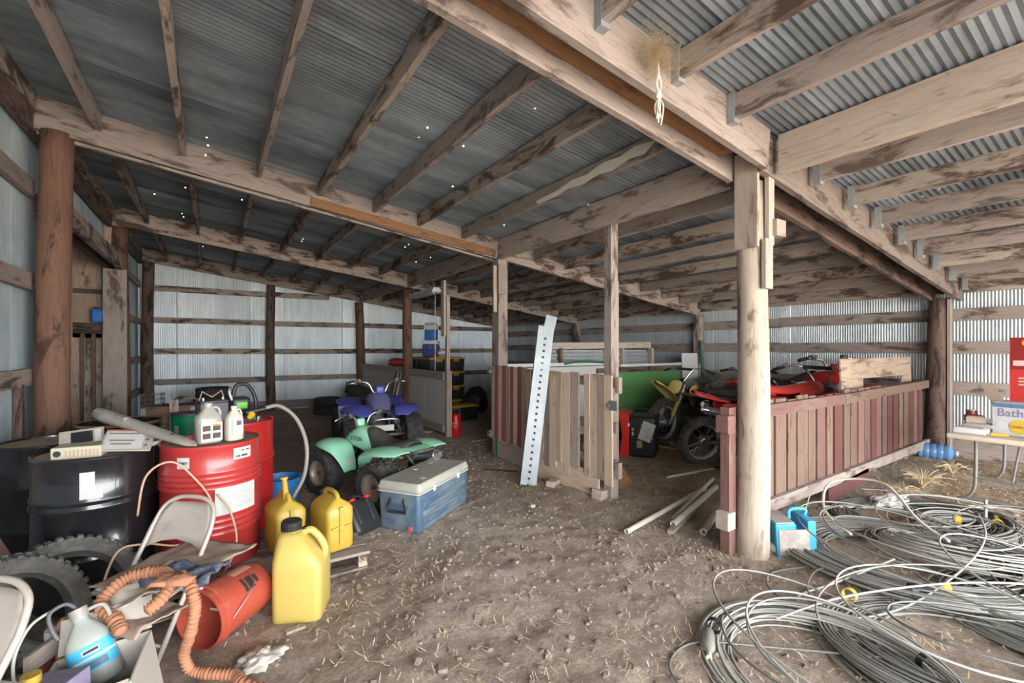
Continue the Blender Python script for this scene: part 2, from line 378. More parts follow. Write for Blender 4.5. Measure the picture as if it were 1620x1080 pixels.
# ---- walls of corrugated sheets on posts and girts
def wall(name, label): o = bpy.data.objects.new(name, None); COL.objects.link(o); return tag(o, label, kind='structure')
def sheet(par, p0, dirv, npit, z0, ztop, lift, nrm, seg=4, mat=None, name='corrugated_sheet'):
    b = MB(); p0 = Vector(p0); d = Vector(dirv); nv = Vector(nrm); rows = []
    for k in range(npit * seg + 5):
        p = p0 + d * ((k - 2) * PITCH / seg) + nv * (.0055 * math.cos(2 * PI * k / seg) + lift); zt = ztop(p) if callable(ztop) else ztop
        rows.append([(p.x, p.y, z0), (p.x, p.y, zt)])
    return b.quadgrid(rows).build(name, mat or G_wall, par, smooth='all')
def wall_sheets(par, p0, dirv, length, z0, ztop, nrm, mat=None):
    n = 22; k = 0; s = 0.
    while s < length:
        a = (Vector(p0) + Vector(dirv) * s)
        sheet(par, a, dirv, n, z0, ztop, .003 * (k % 2), nrm, mat=mat); s += n * PITCH; k += 1
WL = wall('wall_left', 'corrugated metal wall on timber girts and round posts')
XL = -1.36
wall_sheets(WL, (XL, -3.3, 0), (0, 1, 0), 8.6, -.05, 3.72, (1, 0, 0), G_left)
sheet(WL, (XL, 5.7, 0), (0, 1, 0), 100, 2.95, 3.72, 0, (1, 0, 0), mat=G_left)
wall_sheets(WL, (XL, 8.98, 0), (0, 1, 0), 3.6, -.05, 3.72, (1, 0, 0), G_left)
for z in (.62, 1.3, 2.12, 2.93):
    board('girt', (XL + .05, -3.3, z), (XL + .05, 5.6, z), .045, .14, W_grey if z > 1.5 else W_stain, WL)
    board('girt', (XL + .05, 8.95, z), (XL + .05, 12.7, z), .045, .13, W_grey, WL)
board('top_plate', (XL + .07, -3.3, 3.5), (XL + .07, 12.7, 3.5), .06, .24, W_dark, WL)
for y in (5.3, 10.3): board('stud', (XL + .05, y, .05), (XL + .05, y, 1.25), .05, .06, W_dark, WL, up=(0, 1, 0))
# framed doorway in the left wall, and the plank door that stands open behind it
board('door_jamb', (-1.12, 5.69, 0), (-1.12, 5.69, 2.75), .05, .1, W_pale, WL, up=(1, 0, 0))
board('door_jamb', (-1.2, 8.9, 0), (-1.2, 8.9, 2.72), .045, .27, W_grey, WL, up=(1, 0, 0))
board('door_header', (-1.14, 5.7, 2.81), (-1.14, 8.95, 2.81), .05, .2, W_stain, WL)
board('door_header', (-1.29, 5.7, 2.82), (-1.29, 8.95, 2.82), .05, .2, W_dark, WL)
D1 = wall('door_1', 'weathered strand board and plank door standing open outside the left wall')
yd = 9.12
board('strand_panel', (-1.75, yd, 2.43), (-1.75, yd, 3.5), .03, 1.2, W_osb, D1, up=(1, 0, 0))
board('strand_panel', (-1.75, yd + .02, 1.7), (-1.75, yd + .02, 2.5), .03, 1.2, W_osb, D1, up=(1, 0, 0))
board('cross_rail', (-2.06, yd - .03, 2.4), (-1.18, yd - .03, 2.38), .07, .06, W_dark, D1)
board('cross_rail', (-2.06, yd - .05, 1.84), (-1.24, yd - .05, 1.84), .1, .16, W_dark, D1)
for xk, w, m in ((-1.66, .17, W_osb), (-1.52, .1, W_stain), (-1.42, .09, W_osb)): board('plank', (xk, yd + .02, .02), (xk, yd + .02, 1.76), .03, w, m, D1, up=(1, 0, 0))
for xk in (-1.76, -1.595, -1.47): board('batten', (xk, yd - .02, .02), (xk, yd - .02, 1.76), .04, .045, W_tan, D1, up=(1, 0, 0))
VS = wall('wall_added_vestibule', 'dark board lean-to added outside the doorway to block the sky')  # added enclosure: its unseen roof and outer walls keep sky light off the doorway
board('wall_board', (-2.45, 5.3, 1.8), (-2.45, 9.3, 1.8), .03, 3.6, W_dark, VS); board('wall_board', (-2.45, 5.35, 1.8), (-1.4, 5.35, 1.8), .03, 3.6, W_dark, VS)
board('roof_board', (-1.9, 5.3, 3.58), (-1.9, 9.3, 3.58), 1.1, .03, W_dark, VS)
board('wall_board', (-2.16, 9.14, 0), (-2.16, 9.14, 3.5), .03, .6, W_dark, VS, up=(1, 0, 0)); board('wall_board', (-1.83, 9.14, 0), (-1.83, 9.14, .55), .03, .2, W_dark, VS, up=(1, 0, 0))
board('wall_board', (-1.83, 9.14, 1.6), (-1.83, 9.14, 3.5), .03, .2, W_dark, VS, up=(1, 0, 0))
board('door_edge', (-1.28, yd - .02, .02), (-1.28, yd - .02, 2.36), .05, .09, W_pole, D1, up=(1, 0, 0))

WB = wall('wall_back', 'corrugated metal back wall on horizontal girts'); YB = 12.82
wall_sheets(WB, (XL, YB, 0), (1, 0, 0), 9.4, -.05, lambda p: zr(p.x) - .02, (0, -1, 0))
for z, x1 in ((.78, 8.0), (1.46, 8.0), (2.16, 8.0), (2.88, 2.6)):
    x = -1.2
    while x < x1:
        xe = min(x1, x + 2.34); board('girt', (x, YB - .04, z + rng.uniform(-.012, .012)), (xe, YB - .04, z + rng.uniform(-.012, .012)), .045, .13, W_stain if z > 1.4 else W_rosy if False else W_grey, WB); x = xe
board('skirt_board', (-1.2, YB - .05, .13), (3.4, YB - .05, .13), .045, .2, W_grey, WB)
WR = wall('wall_right', 'bright corrugated metal wall on horizontal girts'); XR = 8.24
wall_sheets(WR, (XR, -3.3, 0), (0, 1, 0), 16, -.05, 2.46, (-1, 0, 0), G_right)
for z, h in ((1.03, .17), (1.56, .16), (1.98, .16)):
    y = -3.3
    while y < 12.7:
        ye = min(12.7, y + 3.66); board('girt', (XR - .04, y, z + rng.uniform(-.012, .012)), (XR - .04, ye, z + rng.uniform(-.012, .012)), .045, h, W_grey, WR); y = ye
board('skirt_board', (XR - .05, -3.3, .25), (XR - .05, 1.95, .25), .045, .24, W_grey, WR)
board('skirt_board', (XR - .05, 2.05, .2), (XR - .05, 12.7, .2), .045, .22, W_stain, WR)
board('eave_plate', (XR - .05, -3.3, 2.36), (XR - .05, 12.7, 2.36), .05, .18, W_stain, WR)

# ---- posts
def pole(name, x, y, z1, r, mat, label, lean=(0, 0), par=None, n=16, wob=.012, taper=.88):
    b = MB(); rows = []; k = 14; ph = rng.uniform(0, 9); o = thing(name, label, 'post', (x, y, 0)) if label else None
    for i in range(k + 1):
        t = i / k; zz = -.1 + (z1 + .1) * t; cx, cy = lean[0] * t + wob * math.sin(ph + 5 * t), lean[1] * t + wob * math.cos(ph * 2 + 4 * t)
        row = []
        for j in range(n):
            a = 2 * PI * j / n; rr = r * (1 + (taper - 1) * t) * (1 + .05 * mnoise.noise((math.cos(a) * 1.3 + ph, math.sin(a) * 1.3, zz * 2)))
            row.append((zz, cx + rr * math.cos(a), cy + rr * math.sin(a)))
        rows.append(row)
    # local x is up, so that the grain runs along the pole
    b.quadgrid(rows, closed_v=True, cap=True)
    q = b.build('shaft' if label else name, mat, o or par, smooth='all'); M = Matrix(((0, 1, 0, 0), (0, 0, 1, 0), (1, 0, 0, 0), (0, 0, 0, 1)))
    q.matrix_local = M if label else Matrix.Translation((x, y, 0)) @ M
    return o or q
P0 = pole('round_post', 3.40, 1.87, 2.78, .118, W_peel, 'thick pale peeled round post at the near end of the red slat fence', taper=.82)
board('side_cleat', (-.125, -.03, 2.28), (-.125, -.03, 2.98), .03, .17, W_pale, P0, up=(0, 1, 0))
board('side_cleat', (.01, -.125, 2.3), (.01, -.125, 2.95), .03, .075, W_pale, P0, up=(1, 0, 0))
board('side_cleat', (-.03, -.13, 1.98), (-.03, -.13, 2.34), .03, .1, W_pale, P0, up=(1, 0, 0))
MB().box((.09, -.14, 2.43), (.13, .06, .12)).build('wood_block', W_pale, P0)
def square_post(x, y, z1, w, d, mat, label, n='timber_post'):
    o = thing(n, label, 'post', (x, y, 0)); board('shaft', (0, 0, -.1), (0, 0, z1), w, d, mat, o, up=(1, 0, 0), rough=.003); return o
PG = square_post(3.42, 5.5, 2.79, .17, .15, W_grey, 'weathered square post at the far hinge end of the slat gate')
board('side_cleat', (-.03, -.1, 2.3), (-.03, -.1, 2.72), .03, .12, W_grey, PG, up=(1, 0, 0))
board('side_cleat', (-.11, -.04, 2.05), (-.11, -.04, 2.7), .03, .05, W_pale, PG, up=(1, 0, 0))
PM = square_post(3.44, 3.36, 3.06, .10, .10, W_grey, 'tall weathered square post at the near latch end of the slat gate')
board('side_cleat', (.095, .05, .3), (.095, .05, 2.25), .05, .09, W_pale, PM, up=(1, 0, 0))
pole('round_post', 3.41, 9.12, 2.76, .105, W_pole, 'round brown post between the two grey partition panels', par=None)
pole('round_post', -1.16, 5.52, 3.42, .125, W_pole, 'thick reddish brown round post beside the black drums', lean=(.02, 0))
pole('round_post', -1.17, 9.15, 3.40, .115, W_pole, 'reddish brown round post above the far doorway jamb')
pole('round_post', -1.16, 12.6, 3.40, .115, W_dark, 'dark round post in the far left corner of the shed')
pole('round_post', 1.21, 12.62, 3.08, .105, W_dark, 'slim dark brown post midway along the left back wall')
pole('round_post', 3.45, 12.62, 2.78, .12, W_pole, 'leaning brown round post on the back wall behind the low partition', lean=(-.12, 0))
pole('round_post', 8.05, 1.93, 2.2, .125, W_dark, 'dark brown round post where the red slat fence meets the right wall')
board('split_face', (-.03, -.12, .1), (-.03, -.12, 2.18), .03, .1, W_pale, bpy.data.objects['round_post.007'], up=(1, 0, 0))
square_post(8.06, 5.5, 2.2, .13, .15, W_stain, 'stained square post on the right wall beside the green pole')
square_post(8.06, 9.12, 2.2, .15, .13, W_stain, 'dark square post on the right wall in the far corner')
# ================================================================ DRUMS AND CLUTTER ON THE LEFT
def drum(label, x, y, z, r, h, mat, lidmat, ribs, open_top=False, rz=0, cat='drum'):
    o = thing('steel_drum', label, cat, (x, y, z), rz)
    prof = [(r * .97, 0), (r * 1.01, .008), (r * 1.01, .022), (r, .03)]
    for zz in ribs: prof += [(r, zz - .022), (r * 1.035, zz - .006), (r * 1.035, zz + .006), (r, zz + .022)]
    prof += [(r, h - .03), (r * 1.015, h - .02), (r * 1.015, h - .004), (r * .99, h), (r * .965, h - .004), (r * .96, h - .02)]
    if open_top: prof += [(r * .96, .06), (.01, .05)]
    MB().lathe(prof, 44, cap=not open_top).build('shell', mat, o, smooth=35)
    if open_top: MB().lathe([(r * 1.02, h - .018), (r * 1.03, h - .008), (r * 1.02, h + .003), (r * .97, h + .003), (r * .965, h - .018)], 44, cap=False).build('rim', M_rust, o, smooth=35)
    else:
        MB().lathe([(r * .965, h - .016), (.01, h - .012)], 44, cap=False).build('lid', lidmat, o, smooth=35)
        MB().cyl((r * .6, r * .3, h - .014), (r * .6, r * .3, h + .004), .03, n=14).build('bung', M_steel, o)
    return o
M_rust = paint('rusty rim', (.2, .1, .045), .8, .2, dirt=.4, dirtc=(.4, .3, .2))
M_dust = paint('dusty tan drum lid', (.36, .28, .2), .9, dirt=.4, dirtc=(.2, .15, .11))
M_bdrum = paint('glossy black drum paint', (.014, .014, .016), .22, dirt=.12, dirtc=(.05, .045, .04), coat=.4)
M_rdrum = paint('red drum paint', hexc('a83230'), .35, dirt=.14, dirtc=hexc('84403a'), coat=.3)
def marks(b, r, a0, a1, z0, z1, rows, seed):
    q = random.Random(seed)
    for i in range(rows):
        z = z0 + (z1 - z0) * (i + .5) / rows; a = a0
        while a < a1 - 1:
            w = q.uniform(.6, 2.6); w = min(w, a1 - a)
            if q.random() < .75: b.patch(r, a, a + w, z - (z1 - z0) / rows * .22, z + (z1 - z0) / rows * .22, 2)
            a += w + .5
    return b
BD = drum('glossy black steel drum with a dusty lid, nearest of the black drums', -.615, 3.87, gz(-.6, 3.9) - .0, .292, .90, M_bdrum, M_dust, (.3, .345, .6, .645))
ca = math.degrees(math.atan2(-3.87, .615))
MB().patch(.294, ca - 14, ca - 1, .66, .82).build('paper_label', M_label, BD); MB().patch(.2955, ca - 3, ca + 6, .655, .715).build('sticker', M_label, BD)
RD = drum('bright red steel drum with white labels standing on the pallet', .0, 3.76, .115, .288, .81, M_rdrum, M_dust, (.235, .275, .315, .355, .53, .565, .6, .635))
ca = math.degrees(math.atan2(-3.76, 0))
L1 = MB().patch(.2905, ca - 39, ca - 24, .675, .745).build('priority_label', M_label, RD)
aa = R(ca - 31.5); text('priority_lettering', 'PRIORITY', .022, M_ink, L1, (.2935 * math.cos(aa), .2935 * math.sin(aa), .71), (R(90), 0, aa + R(90)), sx=.7)
L2 = MB().patch(.2905, ca + 24, ca + 49, .70, .775).build('white_label', M_label, RD)
marks(MB(), .2915, ca + 27, ca + 47, .705, .735, 1, 3).build('printed_line', M_ink, L2); marks(MB(), .2915, ca + 34, ca + 47, .745, .765, 1, 4).build('printed_line', M_ink, L2)
L3 = MB().patch(.3, ca + 3, ca + 54, .36, .535).build('shipping_label', M_label, RD)
marks(MB(), .3015, ca + 18, ca + 48, .39, .51, 9, 5).build('printed_lines', paint('grey ink', (.35, .35, .35), .8), L3)
drum('dark open drum with a rusty rim behind the nearest black drum', -.66, 5.12, gz(-.66, 5.1), .285, .93, M_bdrum, M_dust, (.3, .6), open_top=True)
drum('black drum with a dusty lid half hidden beside the left wall post', -.99, 4.62, gz(-.9, 4.6), .27, .88, M_bdrum, M_dust, (.3, .6))
D5 = drum('dark red drum with a hand pump behind the labelled red drum', .17, 4.6, gz(.1, 4.6), .29, .93, paint('deep red drum paint', hexc('a31f1d'), .35, dirt=.1, coat=.3), M_rdrum, (.28, .31, .6, .63))
# pump and hose
pu = thing('drum_pump', 'dark hand pump with a long grey hose on the dark red drum', 'pump', (.3, 4.5, .945 + gz(.1, 4.6)))
MB().cyl((0, 0, -.01), (0, 0, .05), .03).cyl((-.06, 0, .05), (.1, .02, .075), .026, .02).build('pump_head', M_black, pu, smooth=35)
MB().cyl((-.02, -.03, .035), (-.03, -.06, .02), .03, .022).build('yellow_cap', paint('yellow cap plastic', hexc('d8b42a'), .5), pu, smooth=35)
MB().tube(spline([(.08, .02, .075), (.2, .0, .09), (.33, -.06, -.03), (.4, -.12, -.25), (.38, -.16, -.5), (.28, -.2, -.68), (.2, -.18, -.8)], 8), .017, 10).build('hose', paint('grey ribbed hose', hexc('8d887f'), .6, dirt=.3), pu, smooth='all')
# pallet
PL = thing('wooden_pallet', 'grey wooden pallet under the red drum and yellow cans', 'pallet', (.36, 3.58, gz(.36, 3.5)), R(-1))
for i in range(5): board('deck_board', (-.62, -.27 + i * .14, .105), (.58, -.27 + i * .14, .105), .115, .018, W_grey, PL, rough=.002)
for xk in (-.57, 0, .53): board('stringer', (xk, -.33, .048), (xk, .36, .048), .06, .094, W_stain, PL)
for yk in (-.3, .3): board('deck_board', (-.6, yk - .0, .008), (.58, yk, .008), .09, .016, W_stain, PL)
# yellow utility jugs
M_yel = paint('yellow fuel jug plastic', hexc('b0943a'), .42, dirt=.12, dirtc=hexc('a98a2e'))
M_yel2 = paint('pale yellow fuel jug plastic', hexc('bfa75a'), .4, dirt=.1, dirtc=hexc('c09a30'))
def utility_jug(label, x, y, z, rz, w, h, mat):
    o = thing('fuel_jug', label, 'fuel jug', (x, y, z), rz)
    # body: square tank whose top slopes up to a neck on the left corner, loop handle on the right
    rows = []; hw = w / 2
    for zz, x0, x1, y0, y1, r in ((0, -hw * .93, hw * .93, -hw * .93, hw * .93, .03), (.012, -hw, hw, -hw, hw, .04), (h * .56, -hw, hw, -hw, hw, .04), (h * .63, -hw, hw * .93, -hw, hw, .045), (h * .76, -hw * .97, hw * .45, -hw * .8, hw * .8, .05), (h * .86, -hw * .92, hw * .1, -hw * .6, hw * .6, .05), (h * .89, -hw * .85, -hw * .05, -hw * .42, hw * .42, .045)):
        cx, cy, ax, ay = (x0 + x1) / 2, (y0 + y1) / 2, (x1 - x0) / 2 - r, (y1 - y0) / 2 - r; row = []
        for qx, qy, a0 in ((1, 1, 0), (-1, 1, 90), (-1, -1, 180), (1, -1, 270)):
            for i in range(5): a = R(a0 + 22.5 * i); row.append((cx + qx * ax + r * math.cos(a), cy + qy * ay + r * math.sin(a), zz))
        rows.append(row)
    MB().quadgrid(rows, closed_v=True, cap=True).build('body', mat, o, smooth=50)
    nx = -hw * .45
    MB().lathe([(.05, h * .87), (.05, h * .905)], 20, o=(nx, 0, 0)).build('neck', mat, o, smooth=35)
    b = MB(); n = 36; rows = [[(nx + rr * (1 + (.04 if i % 2 else 0) * k) * math.cos(2*PI*i/n), rr * (1 + (.04 if i % 2 else 0) * k) * math.sin(2*PI*i/n), zz) for i in range(n)] for rr, zz, k in ((.054, h * .9, 1), (.056, h * .91, 1), (.056, h * .985, 1), (.05, h, 0), (.03, h, 0))]
    b.quadgrid(rows, closed_v=True, cap=True).build('cap', M_black, o, smooth=25)
    MB().tube(spline([(hw * .0, 0, h * .86), (hw * .35, 0, h * .885), (hw * .72, 0, h * .8), (hw * .95, 0, h * .68), (hw * .9, 0, h * .58)], 5), .021, 10).build('handle', mat, o, smooth='all')
    MB().cyl((hw * .12, 0, h * .88), (hw * .12, 0, h * .92), .018, .014, 10).build('vent_cap', M_black, o, smooth=35)
    return o
utility_jug('pale yellow square fuel jug with a black cap standing on the dirt', .45, 2.95, gz(.45, 2.95), R(-25), .27, .545, M_yel2)
def jerry(label, x, y, z, rz, spout):
    o = thing('jerry_can', label, 'fuel can', (x, y, z), rz); w, d, h = .2, .3, .36
    rows = []
    for zz, k, l in ((0, .88, .92), (.015, 1, 1), (h * .3, 1, 1), (h * .45, .97, .98), (h * .62, 1, 1), (h * .78, 1, .98), (h * .86, .8, .9), (h * .97, .22, .7), (h, .12, .62)):
        r = min(.035, w / 2 * k * .9); ax, ay = w / 2 * k - r, d / 2 * l - r; row = []
        for qx, qy, a0 in ((1, 1, 0), (-1, 1, 90), (-1, -1, 180), (1, -1, 270)):
            for i in range(4): a = R(a0 + 30 * i); row.append((qx * ax + r * math.cos(a), qy * ay + r * math.sin(a), zz))
        rows.append(row)
    MB().quadgrid(rows, closed_v=True, cap=True).build('body', M_yel, o, smooth=45)
    b = MB(); b.bar((0, -d / 2 - .004, h * .12), (0, -d / 2 - .004, h * .84), .03, .014, (0, 1, 0)); b.bar((-w * .36, -d / 2 - .003, h * .46), (w * .36, -d / 2 - .003, h * .46), .02, .01, (0, 0, 1)); b.build('raised_rib', M_yel, o, bevel=.004)
    MB().tube(spline([(0, -.1, h * .97), (0, -.06, h * 1.07), (0, .05, h * 1.08), (0, .1, h * 1.0)], 5), .016, 8).build('handle', M_yel, o, smooth='all')
    if spout: MB().cyl((0, -.03, h * .95), (-.02, -.05, h * 1.4), .022, .015).cyl((-.02, -.05, h * 1.38), (-.02, -.05, h * 1.42), .026, .022).build('spout', M_yel, o, smooth=35)
    else: MB().cyl((0, .11, h * .92), (0, .13, h * 1.02), .026).build('spout_cap', M_black, o, smooth=35)
    return o
jerry('deep yellow fuel can with a tall upright spout on the pallet', .43, 3.56, .14 + gz(.4, 3.5), R(10), True)
jerry('deep yellow fuel can without a spout on the near end of the pallet', .72, 3.46, .14 + gz(.7, 3.5), R(14), False)
# black tool case leaning on the cooler
cs = thing('tool_case', 'black moulded tool case with red latches leaning by the cooler', 'tool case', (1.02, 3.79, gz(1, 3.8) + .16), rot=(R(-32), R(8), R(40)))
MB().rbox((0, 0, 0), (.34, .12, .27), .04).build('shell', M_black, cs, smooth=40)
for q in (-1, 1): MB().rbox((q * .09, -.06, .03), (.075, .022, .19), .008).build('raised_panel', M_black, cs, smooth=40)
for q in (-.1, .1): MB().rbox((q, -.035, .135), (.045, .06, .025), .006).build('red_latch', paint('red latch plastic', hexc('c8352b'), .45), cs, smooth=40)
MB().tube(spline([(-.08, 0, .13), (-.07, 0, .17), (.07, 0, .17), (.08, 0, .13)], 5), .012, 8).build('handle', M_black, cs, smooth='all')
# cooler
def cooler(label, x, y, z, rz, L, W, H, body, lid):
    o = thing('ice_chest', label, 'cooler', (x, y, z), rz)
    MB().rbox((0, 0, H * .40), (L, W, H * .8), .035, taper=1.03).build('tub', body, o, smooth=40)
    MB().rbox((0, 0, H * .80), (L * 1.05, W * 1.08, .008), .03).build('white_trim', M_white, o, smooth=40)
    ld = MB().rbox((0, 0, H * .90), (L * 1.05, W * 1.08, H * .19), .035, taper=.97).build('lid', lid, o, smooth=40)
    for q in (-.28, -.02, .28): MB().lathe([(.03, 0), (.03, .004), (.02, .001)], 16, o=(q * L, W * .28 * (1 if q > -.1 else -1), H * .997)).build('cup_recess', lid, ld, smooth=35)
    for i, zz in enumerate((.2, .38, .56)):
        for q in (-1, 1): MB().rbox((0, q * (W * .5 + .002), H * zz), (L * .86, .02, .045), .009).build('side_rib', body, o, smooth=40)
    for q in (-1, 1):
        xx = q * (L / 2 + .012)
        MB().rbox((xx - q * .008, 0, H * .55), (.012, W * .5, H * .36), .005).build('handle_plate', body, o, smooth=40)
        MB().tube([(xx, -W * .17, H * .7), (xx + q * .01, -W * .17, H * .62), (xx + q * .014, -W * .23, H * .54), (xx + q * .018, -W * .22, H * .42), (xx + q * .018, W * .22, H * .42), (xx + q * .014, W * .23, H * .54), (xx + q * .01, W * .17, H * .62), (xx, W * .17, H * .7)], .011, 8).build('bail_handle', M_black, o, smooth=50)
    MB().rbox((-L / 2 - .004, -W * .28, H * .1), (.016, .045, .035), .006).build('red_drain_plug', paint('red drain plastic', hexc('c5483c'), .5), o, smooth=40)
    for q in (-.25, .25): MB().box((q * L, -W * .54, H * .8), (.035, .012, .05)).build('lid_latch', M_white, o, bevel=.003)
    return o
M_cool = paint('faded blue cooler plastic', hexc('455a70'), .45, dirt=.55, dirtc=hexc('8f978c'), scale=2.6)
M_lid = paint('dirty white cooler lid', hexc('a9a89c'), .45, dirt=.4, dirtc=hexc('827b6c'), scale=4)
cooler('big faded blue ice chest with a dirty white lid beside the green quad', 1.665, 3.97, gz(1.6, 4) + .0, R(35), .86, .40, .42, M_cool, M_lid)

# bottles and things on the drum tops
def gallon(name, label, x, y, z, rz, r, h, mat, capm, cat='bottle'):
    o = thing(name, label, cat, (x, y, z), rz); rows = []
    for zz, k in ((0, .9), (.01, 1), (h * .55, 1), (h * .68, .92), (h * .8, .58), (h * .88, .3), (h * .93, .28)):
        row = []; ax = r * k; ay = r * .72 * k
        for i in range(20):
            a = 2 * PI * i / 20; c, s_ = math.cos(a), math.sin(a); row.append((ax * math.copysign(abs(c) ** .6, c), ay * math.copysign(abs(s_) ** .6, s_), zz))
        rows.append(row)
    MB().quadgrid(rows, closed_v=True, cap=True).build('body', mat, o, smooth=50)
    MB().cyl((0, 0, h * .91), (0, 0, h), r * .33, n=16).build('cap', capm, o, smooth=35)
    MB().tube(spline([(r * .3, 0, h * .88), (r * .75, 0, h * .86), (r * .95, 0, h * .7), (r * .9, 0, h * .55)], 4), r * .13, 8).build('handle', mat, o, smooth='all')
    return o
M_clear = paint('cloudy clear plastic', (.5, .48, .43), .22, trans=.35)
zt = .925
g1 = gallon('plastic_jug', 'empty clear gallon jug with a printed label on the red drum', -.02, 3.62, zt, R(20), .075, .26, M_clear, M_clear)
fl = MB().box((0, -.056, .075), (.125, .004, .12)).build('front_label', M_label, g1)
for q in ((-.03, .1), (.028, .1), (-.03, .05), (.028, .05)): MB().box((q[0], -.0585, q[1]), (.045, .002, .035)).build('printed_block', paint('dark brown ink', (.07, .05, .04), .7), fl)
MB().box((.028, -.0587, .118), (.045, .002, .012)).build('orange_block', paint('orange ink', hexc('c9863c'), .7), fl)
g2 = gallon('cleaner_bottle', 'white cleaner bottle beside the clear jug on the red drum', .125, 3.63, zt, R(30), .055, .23, paint('creamy white plastic', hexc('bdbba9'), .4), M_white)
fl = MB().box((0, -.0415, .09), (.075, .004, .1)).build('front_label', M_label, g2)
MB().box((.008, -.0438, .118), (.03, .002, .03)).build('logo_block', paint('blue ink', hexc('3b4a86'), .6), fl); MB().box((.008, -.0442, .125), (.022, .002, .012)).build('red_block', paint('red ink', hexc('c0403a'), .6), fl)
rt = thing('caulk_cartridge', 'short red plastic cartridge lying on the red drum lid', 'cartridge', (-.13, 3.7, zt + .022), R(25))
MB().cyl((-.05, 0, 0), (.06, 0, 0), .022).build('tube', paint('red tube plastic', hexc('c05048'), .5), rt, smooth=35); MB().cyl((-.05, 0, 0), (-.08, 0, -.005), .012, .007).build('dark_tip', M_black, rt, smooth=35); MB().cyl((.06, 0, 0), (.085, 0, .0), .02, .023).build('white_end', M_white, rt, smooth=35)
# long shrouded leaf-blower tube lying across both drums
bt = thing('blower_tube', 'long dusty grey blower tube lying across the two front drums', 'tube')
pa, pb = Vector((-.66, 4.18, 1.1)), Vector((-.085, 3.47, .94)); dd = (pb - pa).normalized(); sd = dd.cross(Vector((0, 0, 1))).normalized()
M_tube = paint('dusty grey tube plastic', hexc('8f8b84'), .5, dirt=.4, dirtc=hexc('b5ada2'))
b = MB(); rows = []
for t, r, k in ((0, .02, 1), (.02, .042, 1), (.12, .046, 1), (.3, .044, .95), (.5, .042, .9), (.7, .042, .8), (.85, .042, .6), (.95, .038, .45), (1, .012, .3)):
    c = pa + (pb - pa) * t; rows.append([c + sd * (math.cos(2*PI*i/16) * r) + Vector((0, 0, math.sin(2*PI*i/16) * r * k)) for i in range(16)])
b.quadgrid(rows, closed_v=True, cap=True).build('barrel', M_tube, bt, smooth=50)
c = pa + (pb - pa) * .8 - sd * .0 + Vector((0, 0, .026)); MB().lathe([(.02, 0), (.02, .006), (.013, .006), (.013, .001)], 14, o=c).build('dark_port', M_black, bt)
c = pa + (pb - pa) * .3 + Vector((0, 0, .03)); MB().bar(c - dd * .05 + sd * .02, c + dd * .05 + sd * .02, .03, .03).build('clamp', M_tube, bt, bevel=.005)
# blister packs and boxes on the black drum
M_clam = paint('cloudy blister plastic', hexc('a79f92'), .35, dirt=.3)
def slab(name, label, cat, c, size, rot, mat): o = thing(name, label, cat, c, rot=rot); return o
bl = thing('blister_pack', 'flat blister pack with a white card propped on the black drum', 'package', (-.44, 3.74, .965), rot=(R(28), R(6), R(-2)))
MB().rbox((0, 0, 0), (.25, .21, .008), .006).build('plastic_shell', M_clam, bl, smooth=40)
cdb = MB().box((-.02, .0, .005), (.19, .17, .003)).build('printed_card', M_label, bl)
for q, w in ((.06, .15), (-.01, .12), (-.045, .1)): MB().box((-.03, q, .0075), (w, .012, .002)).build('printed_bar', paint('brown print', (.2, .15, .12), .7), cdb)
MB().box((-.02, .09, .0065), (.2, .016, .002)).build('red_band', paint('faded red print', hexc('a8695c'), .7), cdb)
for q in (.05, .0, -.06): MB().lathe([(.009, 0), (.008, .006), (.001, .008)], 10, o=(.095, q, .004)).build('drill_bit_boss', M_steel, bl, smooth=35)
b2 = thing('blister_pack', 'upright clouded clamshell pack behind the white boxed set', 'package', (-.68, 3.87, .985), rot=(R(38), R(-4), R(8)))
MB().rbox((0, 0, 0), (.21, .14, .012), .006).build('plastic_shell', M_clam, b2, smooth=40); MB().box((.0, .0, .008), (.1, .09, .006)).build('black_card', M_black, b2); MB().box((.075, 0, .008), (.03, .1, .005)).build('white_tray', M_white, b2)
b3 = thing('boxed_set', 'low white boxed set with ribbed side on the black drum', 'package', (-.66, 3.74, .93), R(-7))
MB().rbox((0, 0, 0), (.23, .16, .07), .008).build('box', paint('yellowed white card', hexc('b5ad9a'), .7, dirt=.2), b3, smooth=40)
for i in range(9): MB().box((-.045 + i * .018, -.081, -.005), (.01, .003, .045)).build('slot', paint('tan slots', hexc('a79a80'), .8), b3)
MB().lathe([(.018, 0), (.018, .003), (.001, .003)], 12, axis=(0, -1, 0), o=(-.085, -.079, 0)).build('round_mark', M_black, b3)
b4 = thing('plastic_plate', 'stack of pale plastic plates under the blister pack', 'plate', (-.4, 3.82, .905)); MB().lathe([(.06, 0), (.11, .008), (.12, .022), (.118, .024), (.06, .012)], 28).build('plate', M_white, b4, smooth=50)
inst('plate', b4.children[0].data, b4, (0.01, 0, .014))
